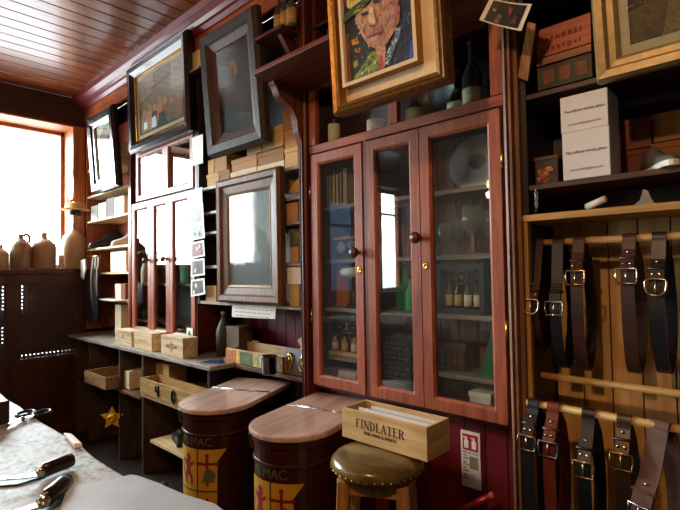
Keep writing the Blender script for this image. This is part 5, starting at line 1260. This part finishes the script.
for lab, px, py, c, bm_, sq, rz_, bl, g, ln, st in (
 ('dark brown belt with rounded brass buckle, leftmost on the upper rail', 532, 301, CB, NB, False, RZ1, .07, GT, .36, 2),
 ('black belt with square nickel buckle, second from left on the upper rail', 555, 303, CK, SILV, True, RZ1, .05, GT, .42, 2),
 ('brown belt with square brass buckle, third from left on the upper rail', 575.5, 272, CB, NB, True, RZ1, .045, GT, .42, 2),
 ('plain brown belt with bright riveted buckle, fourth from left on the upper rail', 627, 270, CB, SILV, True, RZ1, .045, GT, .41, 2),
 ('black belt with rounded brass buckle at the right end of the upper rail', 657, 281, CK, NB, False, RZ1, .06, GT, .40, 2),
 ('black belt with brass buckle, leftmost on the lower rail', 527, 437, '#1c2026', NB, True, RZ2, .06, GB, .42, 2),
 ('reddish-brown belt with heavy pewter buckle, second on the lower rail', 547, 443, '#6a2a1e', PEWT, True, RZ2, .06, GB, .42, 2),
 ('black belt with brass buckle alone in the middle of the lower rail', 582.5, 463, '#14161c', NB, True, RZ2, .07, GB, .42, 2),
 ('dark olive-brown belt with brass buckle right of the black one on the lower rail', 620.5, 455, '#2e2414', BRASS, True, RZ2, .05, GB, .42, 2)):
    belt(lab, px, py, rz_, c, bm_, sq, ln, max(.06, bz_of(px, py, rz_, bl)), bl, .1, group=g, studs=st)
# the broad brown belt turned away at the right end
t = belt('broad brown belt bulging outwards at the right end of the lower rail', 655, 480, RZ2, '#5a3828', SILV, True, .42, .2, .09, .06, w_=.056, group=GB, rgh=.75)
t.location.x = wx(661, 422, RY2)
t.rotation_euler.z = -.4
# more belts beyond the frame edge are not shown

# white boxes etc
def pbox(label, x0, x1, z0, z1, Y, dep, rz=0):
    t = carton('glass_box', label, 'box', x0, x1, z0, z1, Y, dep, mat('#dcdad8', .6, var=.03, name='white_card'), 'white whisky glass boxes')
    W = x1 - x0; Hh = z1 - z0
    TXT = mat('#4a4a52', .7, name='print')
    wall_text('The official whisky glass', W * .09, 0, -.0008, Hh * .56, TXT, t, 'box_lettering'); wall_text('www.whiskyglass.com', W * .078, 0, -.0008, Hh * .2, mat('#8a8a92', .7, name='print'), t, 'web_lettering')
    return t
x0, x1 = wx(562.5, 155, 1.62), wx(610, 150, 1.62)
pbox('white box printed The official whisky glass, lower of two stacked on the dark shelf', x0, x1, 1.629, wz(562, 134, 1.62), 1.62, .13)
pbox('white box printed The official whisky glass, upper of two stacked on the dark shelf', x0 - .003, x1 - .002, wz(562, 134, 1.62) + .001, wz(562, 98, 1.62) + .001, 1.622, .13)
t = carton('floral_tin', 'dark square tin with orange and yellow flowers beside the white boxes', 'tin', wx(535, 170, 1.65), wx(558, 168, 1.65), 1.629, wz(546, 156, 1.65), 1.65, .07, mat('#2a2418', .5, name='tin'), None, .014, mat('#4a3a18', .5, name='tin'))
a, b = -(wx(558, 168, 1.65) - wx(535, 170, 1.65)) / 2, (wx(558, 168, 1.65) - wx(535, 170, 1.65)) / 2
random.seed(8); pl = []
for i in range(16): pl.append((random.choice(['#b87a28', '#a8502a', '#c8a040', '#8a3a20']), ell(random.uniform(a + .012, b - .012), random.uniform(.012, .055), random.uniform(.005, .011), .007, 7)))
poly_art(t, pl, 'flower_print', y=-.001)
shoe('grey_trainer', 'grey and white shoe on the dark shelf right of the white boxes', .2, mat('#5a5650', .6, name='suede'), mat('#d8d4c8', .6, name='rubber'), (wx(660, 163, 1.68), 1.68, 1.629), -1.05, .06, .3, mat('#2a2826', .6, name='lace'))
t = thing('metal_chain', 'short dark chain with a pull knob hanging from the shelf edge by the post', 'chain', (wx(536, 195, 1.6), 1.6, 1.535))
g = M(); xx = wx(536, 195, 1.6)
for k in range(7): 
    q = k % 2; g.tube([(xx + (.005 * math.cos(a) if q else 0), 1.602 + (0 if q else .005 * math.cos(a)), 1.605 - k * .0095 + .007 * math.sin(a)) for a in [j * PI / 4 for j in range(8)]], .0013, 5, closed=True)
g.build('links', SILV, t); M().lathe([(0, 0), (.006, .004), (.006, .01), (0, .016)], xx, 1.602, 1.53, 10).build('pull_knob', BLK, t)
t = thing('paper_roll', 'small rolled white paper lying on the pine top of the belt rack', 'paper roll')
M().tube([(-.03, 0, .012), (.03, -.02, .03)], .011, 10).build('roll', PAPER, t); place(t, (wx(597, 204, 1.66), 1.66, 1.53))
t = thing('metal_clip', 'small grey metal clip standing on the pine top of the belt rack', 'clip')
M().prism([(-.03, 0), (.03, 0), (.02, .02), (.012, .045), (0, .05), (-.008, .02)], -.01, .01).build('clip_body', PEWT, t); place(t, (wx(644, 198, 1.66), 1.66, 1.528))
# wooden crate on the upper shelf
a, b = wx(537, 80, 1.62), wx(592, 75, 1.62)
t = thing('printed_crate', 'old wooden crate with orange and dark green printed slats on the upper shelf', 'crate', ((a + b) / 2, 1.7, 1.938))
M().box(a, b, 1.625, 1.637, 1.945, 2.02).build('lower_slat', mat('#2e2c18', .6, var=.4, scale=14, name='green_print'), t, bev=.001)
M().box(a, b, 1.622, 1.637, 2.026, 2.05).build('pale_batten', wood('#6a3c18', '#a8642e', 'x'), t, bev=.001)
M().box(a, b, 1.625, 1.637, 2.054, 2.15).build('upper_slat', wood('#7a3212', '#b8581e', 'x'), t, bev=.001)
M().box(a, b, 1.637, 1.86, 1.939, 1.95).build('crate_floor', BRNX, t)
for x in (a, b - .012): M().box(x, x + .012, 1.637, 1.86, 1.945, 2.12).build('end_panel', BRNY, t)
M().box(a, b, 1.85, 1.86, 1.945, 2.12).build('rear_slats', BRNX, t)
g = M()
for x in range(3): g.box(a + .02 + x * .05, a + .055 + x * .05, 1.6235, 1.625, 1.96, 2.005)
g.build('printed_panels', mat('#6a3a1c', .6, var=.4, scale=40, name='print'), t)
g = M(); random.seed(2)
for zz in (2.075, 2.11):
    x = a + .015
    while x < b - .025:
        w_ = random.uniform(.006, .014); g.box(x, x + w_, 1.6243, 1.625, zz - random.uniform(.004, .01), zz + random.uniform(.004, .01)); x += w_ + .006
g.build('worn_print', mat('#7a2a10', .7, name='print'), t)
P = [at(529, 23, 1.6), at(537, 25, 1.6), at(529, 82, 1.6), at(519, 78, 1.6)]
g = M().prism([(p.x, p.z) for p in P], 1.588, 1.6)
solo(g.build('loose_plank', wood('#7a4c24', '#b88048', 'z'), bev=.001), 'narrow tan plank leaning beside the printed crate', 'plank')
# dark cartons in the shade of the shelf
for i, (u, v, z0, hh, lab) in enumerate(((616, 648, 1.629, .10, 'dark reddish carton in the shade behind the grey shoe, lower left of four'), (650, 690, 1.629, .11, 'dark reddish carton in the shade behind the grey shoe, lower right of four'),
                                          (616, 650, 1.732, .1, 'dark reddish carton in the shade above the grey shoe, upper left of four'), (652, 690, 1.742, .09, 'dark reddish carton in the shade above the grey shoe, upper right of four'))):
    carton('shoe_box', lab, 'shoe box', wx(u, 130, 1.77), wx(v, 130, 1.77), z0, z0 + hh, 1.79, .07, mat(('#6a2c18', '#8a5a2a', '#7a3a1c', '#9a6a30')[i], .7, name='card'), 'dark cartons on the right shelf', .02)
# snapshot hung on the post
P = [at(490, -2, 1.45), at(532, 4, 1.45), at(521, 31, 1.45), at(479, 20, 1.45)]
ce = sum(P, Vector()) / 4
t = thing('snapshot', 'white-bordered snapshot hanging crooked on the post at the top edge', 'photo', (ce.x, 1.58, P[2].z))
PP = [ce + (p - ce) for p in P]
pv = [];  N_ = 8
for j in range(2):
    for i in range(N_ + 1):
        u = i / N_; a_ = PP[3 if j == 0 else 0]; b_ = PP[2 if j == 0 else 1]; q = a_.lerp(b_, u)
        pv.append((q.x, 1.45 + .012 * math.sin(PI * u), q.z))
g = M(); g.add(pv + [(x, y + .0008, z) for x, y, z in pv], [(i, i + 1, N_ + 2 + i, N_ + 1 + i) for i in range(N_)] + [(2 * N_ + 2 + i, 3 * N_ + 3 + i, 3 * N_ + 4 + i, 2 * N_ + 3 + i) for i in range(N_)])
g.build('border', WHT, t)
def uv(u, v):
    q = PP[3].lerp(PP[2], u).lerp(PP[0].lerp(PP[1], u), v); return (q.x, 1.449 + .012 * math.sin(PI * u), q.z)
g = M(); k = 0
for c, L in (('#1e1814', [(.1, .06), (.3, .06), (.5, .06), (.7, .06), (.9, .06), (.9, .94), (.7, .94), (.5, .94), (.3, .94), (.1, .94)]), ('#6a5a54', [(.4, .1), (.6, .1), (.58, .5), (.45, .5)]), ('#8a4a3a', [(.48, .5), (.6, .5), (.6, .8), (.5, .8)]), ('#7a7068', [(.3, .1), (.42, .1), (.45, .4), (.34, .45)]), ('#4a4038', [(.68, .2), (.8, .2), (.8, .5), (.7, .5)]), ('#c89858', [(.18, .55), (.24, .5), (.26, .58), (.2, .62)])):
    g.add([tuple(Vector(uv(*p)) - Vector((0, .0006 * k + .0004, 0))) for p in L], [tuple(range(len(L)))], 0, False, lin(c)); k += 1
g.build('photograph', art_mat(), t)
M().tube([(ce.x - .01, 1.462, ce.z), (ce.x - .01, 1.58, ce.z + .03)], .002, 5).build('pin', SILV, t)

# ------------------------------------------------------------------ tools on the bench
t = thing('dark_block', 'dark reddish-brown wooden block on the bench at the left edge', 'block')
g = M(); g.box(-.16, 0, -.05, .05, 0, .06); g.build('block_body', wood('#1e0e0c', '#3e201a', 'x', .4), t, bev=.004)
p = atz(11, 424, zt); place(t, (p.x, p.y - .05, zt + .001), rz=.15)
t = thing('small_shears', 'small black-handled shears lying open on the bench', 'scissors')
for s in (-1, 1):
    M().tube([(.028 * math.cos(a) - .05, s * .022 + .019 * math.sin(a), .008) for a in [k * PI / 7 for k in range(14)]], .0042, 6, closed=True).build('finger_ring', BLK, t)
    M().prism([(-.025, s * .018 - .004), (-.025, s * .018 + .005), (.005, -s * .003 + .005), (.085, -s * .010 + .001), (.085, -s * .010 - .001), (.0, -s * .004 - .005)], .004 + .003 * (s + 1) / 2, .007 + .003 * (s + 1) / 2, 'xy').build('blade', SILV, t)
M().lathe([(.005, 0), (.005, .004), (0, .005)], 0, 0, .009).build('pivot', SILV, t)
p = atz(23, 422, zt); place(t, (p.x, p.y, zt + .001), rz=-.75)
# two turned-handle knives / burnishers
def hook(label, a, b, tip, r, name='leather_knife', cat='knife'):
    t = thing(name, label, cat, (a.x, a.y, zt + .001))
    d = (b - a)
    M().tube([a + d * k for k in (0, .04, .3, .7, .94, 1)], r, 12, rs=[r * .6, r * .92, r, r, r * .95, r * .55]).build('handle', mat('#1a1210', .25, var=.3, coat=.4, name='polished_wood'), t)
    M().tube([a - d * .12, a + d * .06], r * .7, 12).build('ferrule', SILV, t)
    pts = spline([a - d * .1] + tip, 8); n_ = len(pts)
    M().ribbon(pts, .02, .003, wax=Vector((.6, .8, 0)).normalized(), w0=[.012 + .016 * math.sin(PI * min(1, i / n_ * 1.1)) for i in range(n_)]).build('blade', mat('#b8b8b8', .18, 1, .05, name='blade_steel'), t)
    return t
zh = zt + .017
e = lambda px, py, z=zh: atz(px, py, z)
hook('curved bench knife with black turned handle pointing at the bench edge', e(42, 471), e(73, 459), [e(30, 477), e(15, 479), e(2, 480)], .014)
hook('curved bench knife with black turned handle, the nearer of two', e(45, 500), e(67, 480), [e(36, 506), e(20, 511), e(0, 513)], .015)
t = thing('dark_strop', 'long dark leather strop lying under the bench knives at the left edge', 'strop', (e(5, 485).x, e(5, 485).y, zt))
M().prism([(q.x, q.y) for q in (e(-6, 478, zt), e(14, 477, zt), e(36, 472, zt), e(56, 463, zt), e(58, 469, zt), e(40, 479, zt), e(18, 486, zt), e(-6, 488, zt))], zt + .0005, zt + .0035, 'xy').build('leather', BLK, t, bev=.001)
q = [e(69, 436, zt), e(77, 437, zt), e(88, 447, zt), e(80, 447.5, zt)]
solo(M().prism([(p.x, p.y - .012) for p in q], zt + .0015, zt + .012, 'xy').build('chalk_stick', WHT, bev=.002), 'flat white chalk stick at the far edge of the bench', 'chalk')
# leather sheet overhanging the bench edge
q = [(61, 505), (66, 491), (80, 484), (112, 479), (131, 474), (138, 475), (160, 483), (185, 494), (215, 503), (232, 516), (150, 530), (60, 520)]
pts = [e(u, v, zt + .012) for u, v in q]
g = M(); g.prism([(p.x, p.y) for p in pts], zt + .006, zt + .012, 'xy')
o = g.build('leather_sheet', mat('#a2b2c2', .5, var=.1, scale=14, bump=.3, name='pale_leather'), bev=.002)
solo(o, 'pale grey-blue leather sheet on the near corner of the bench', 'leather')
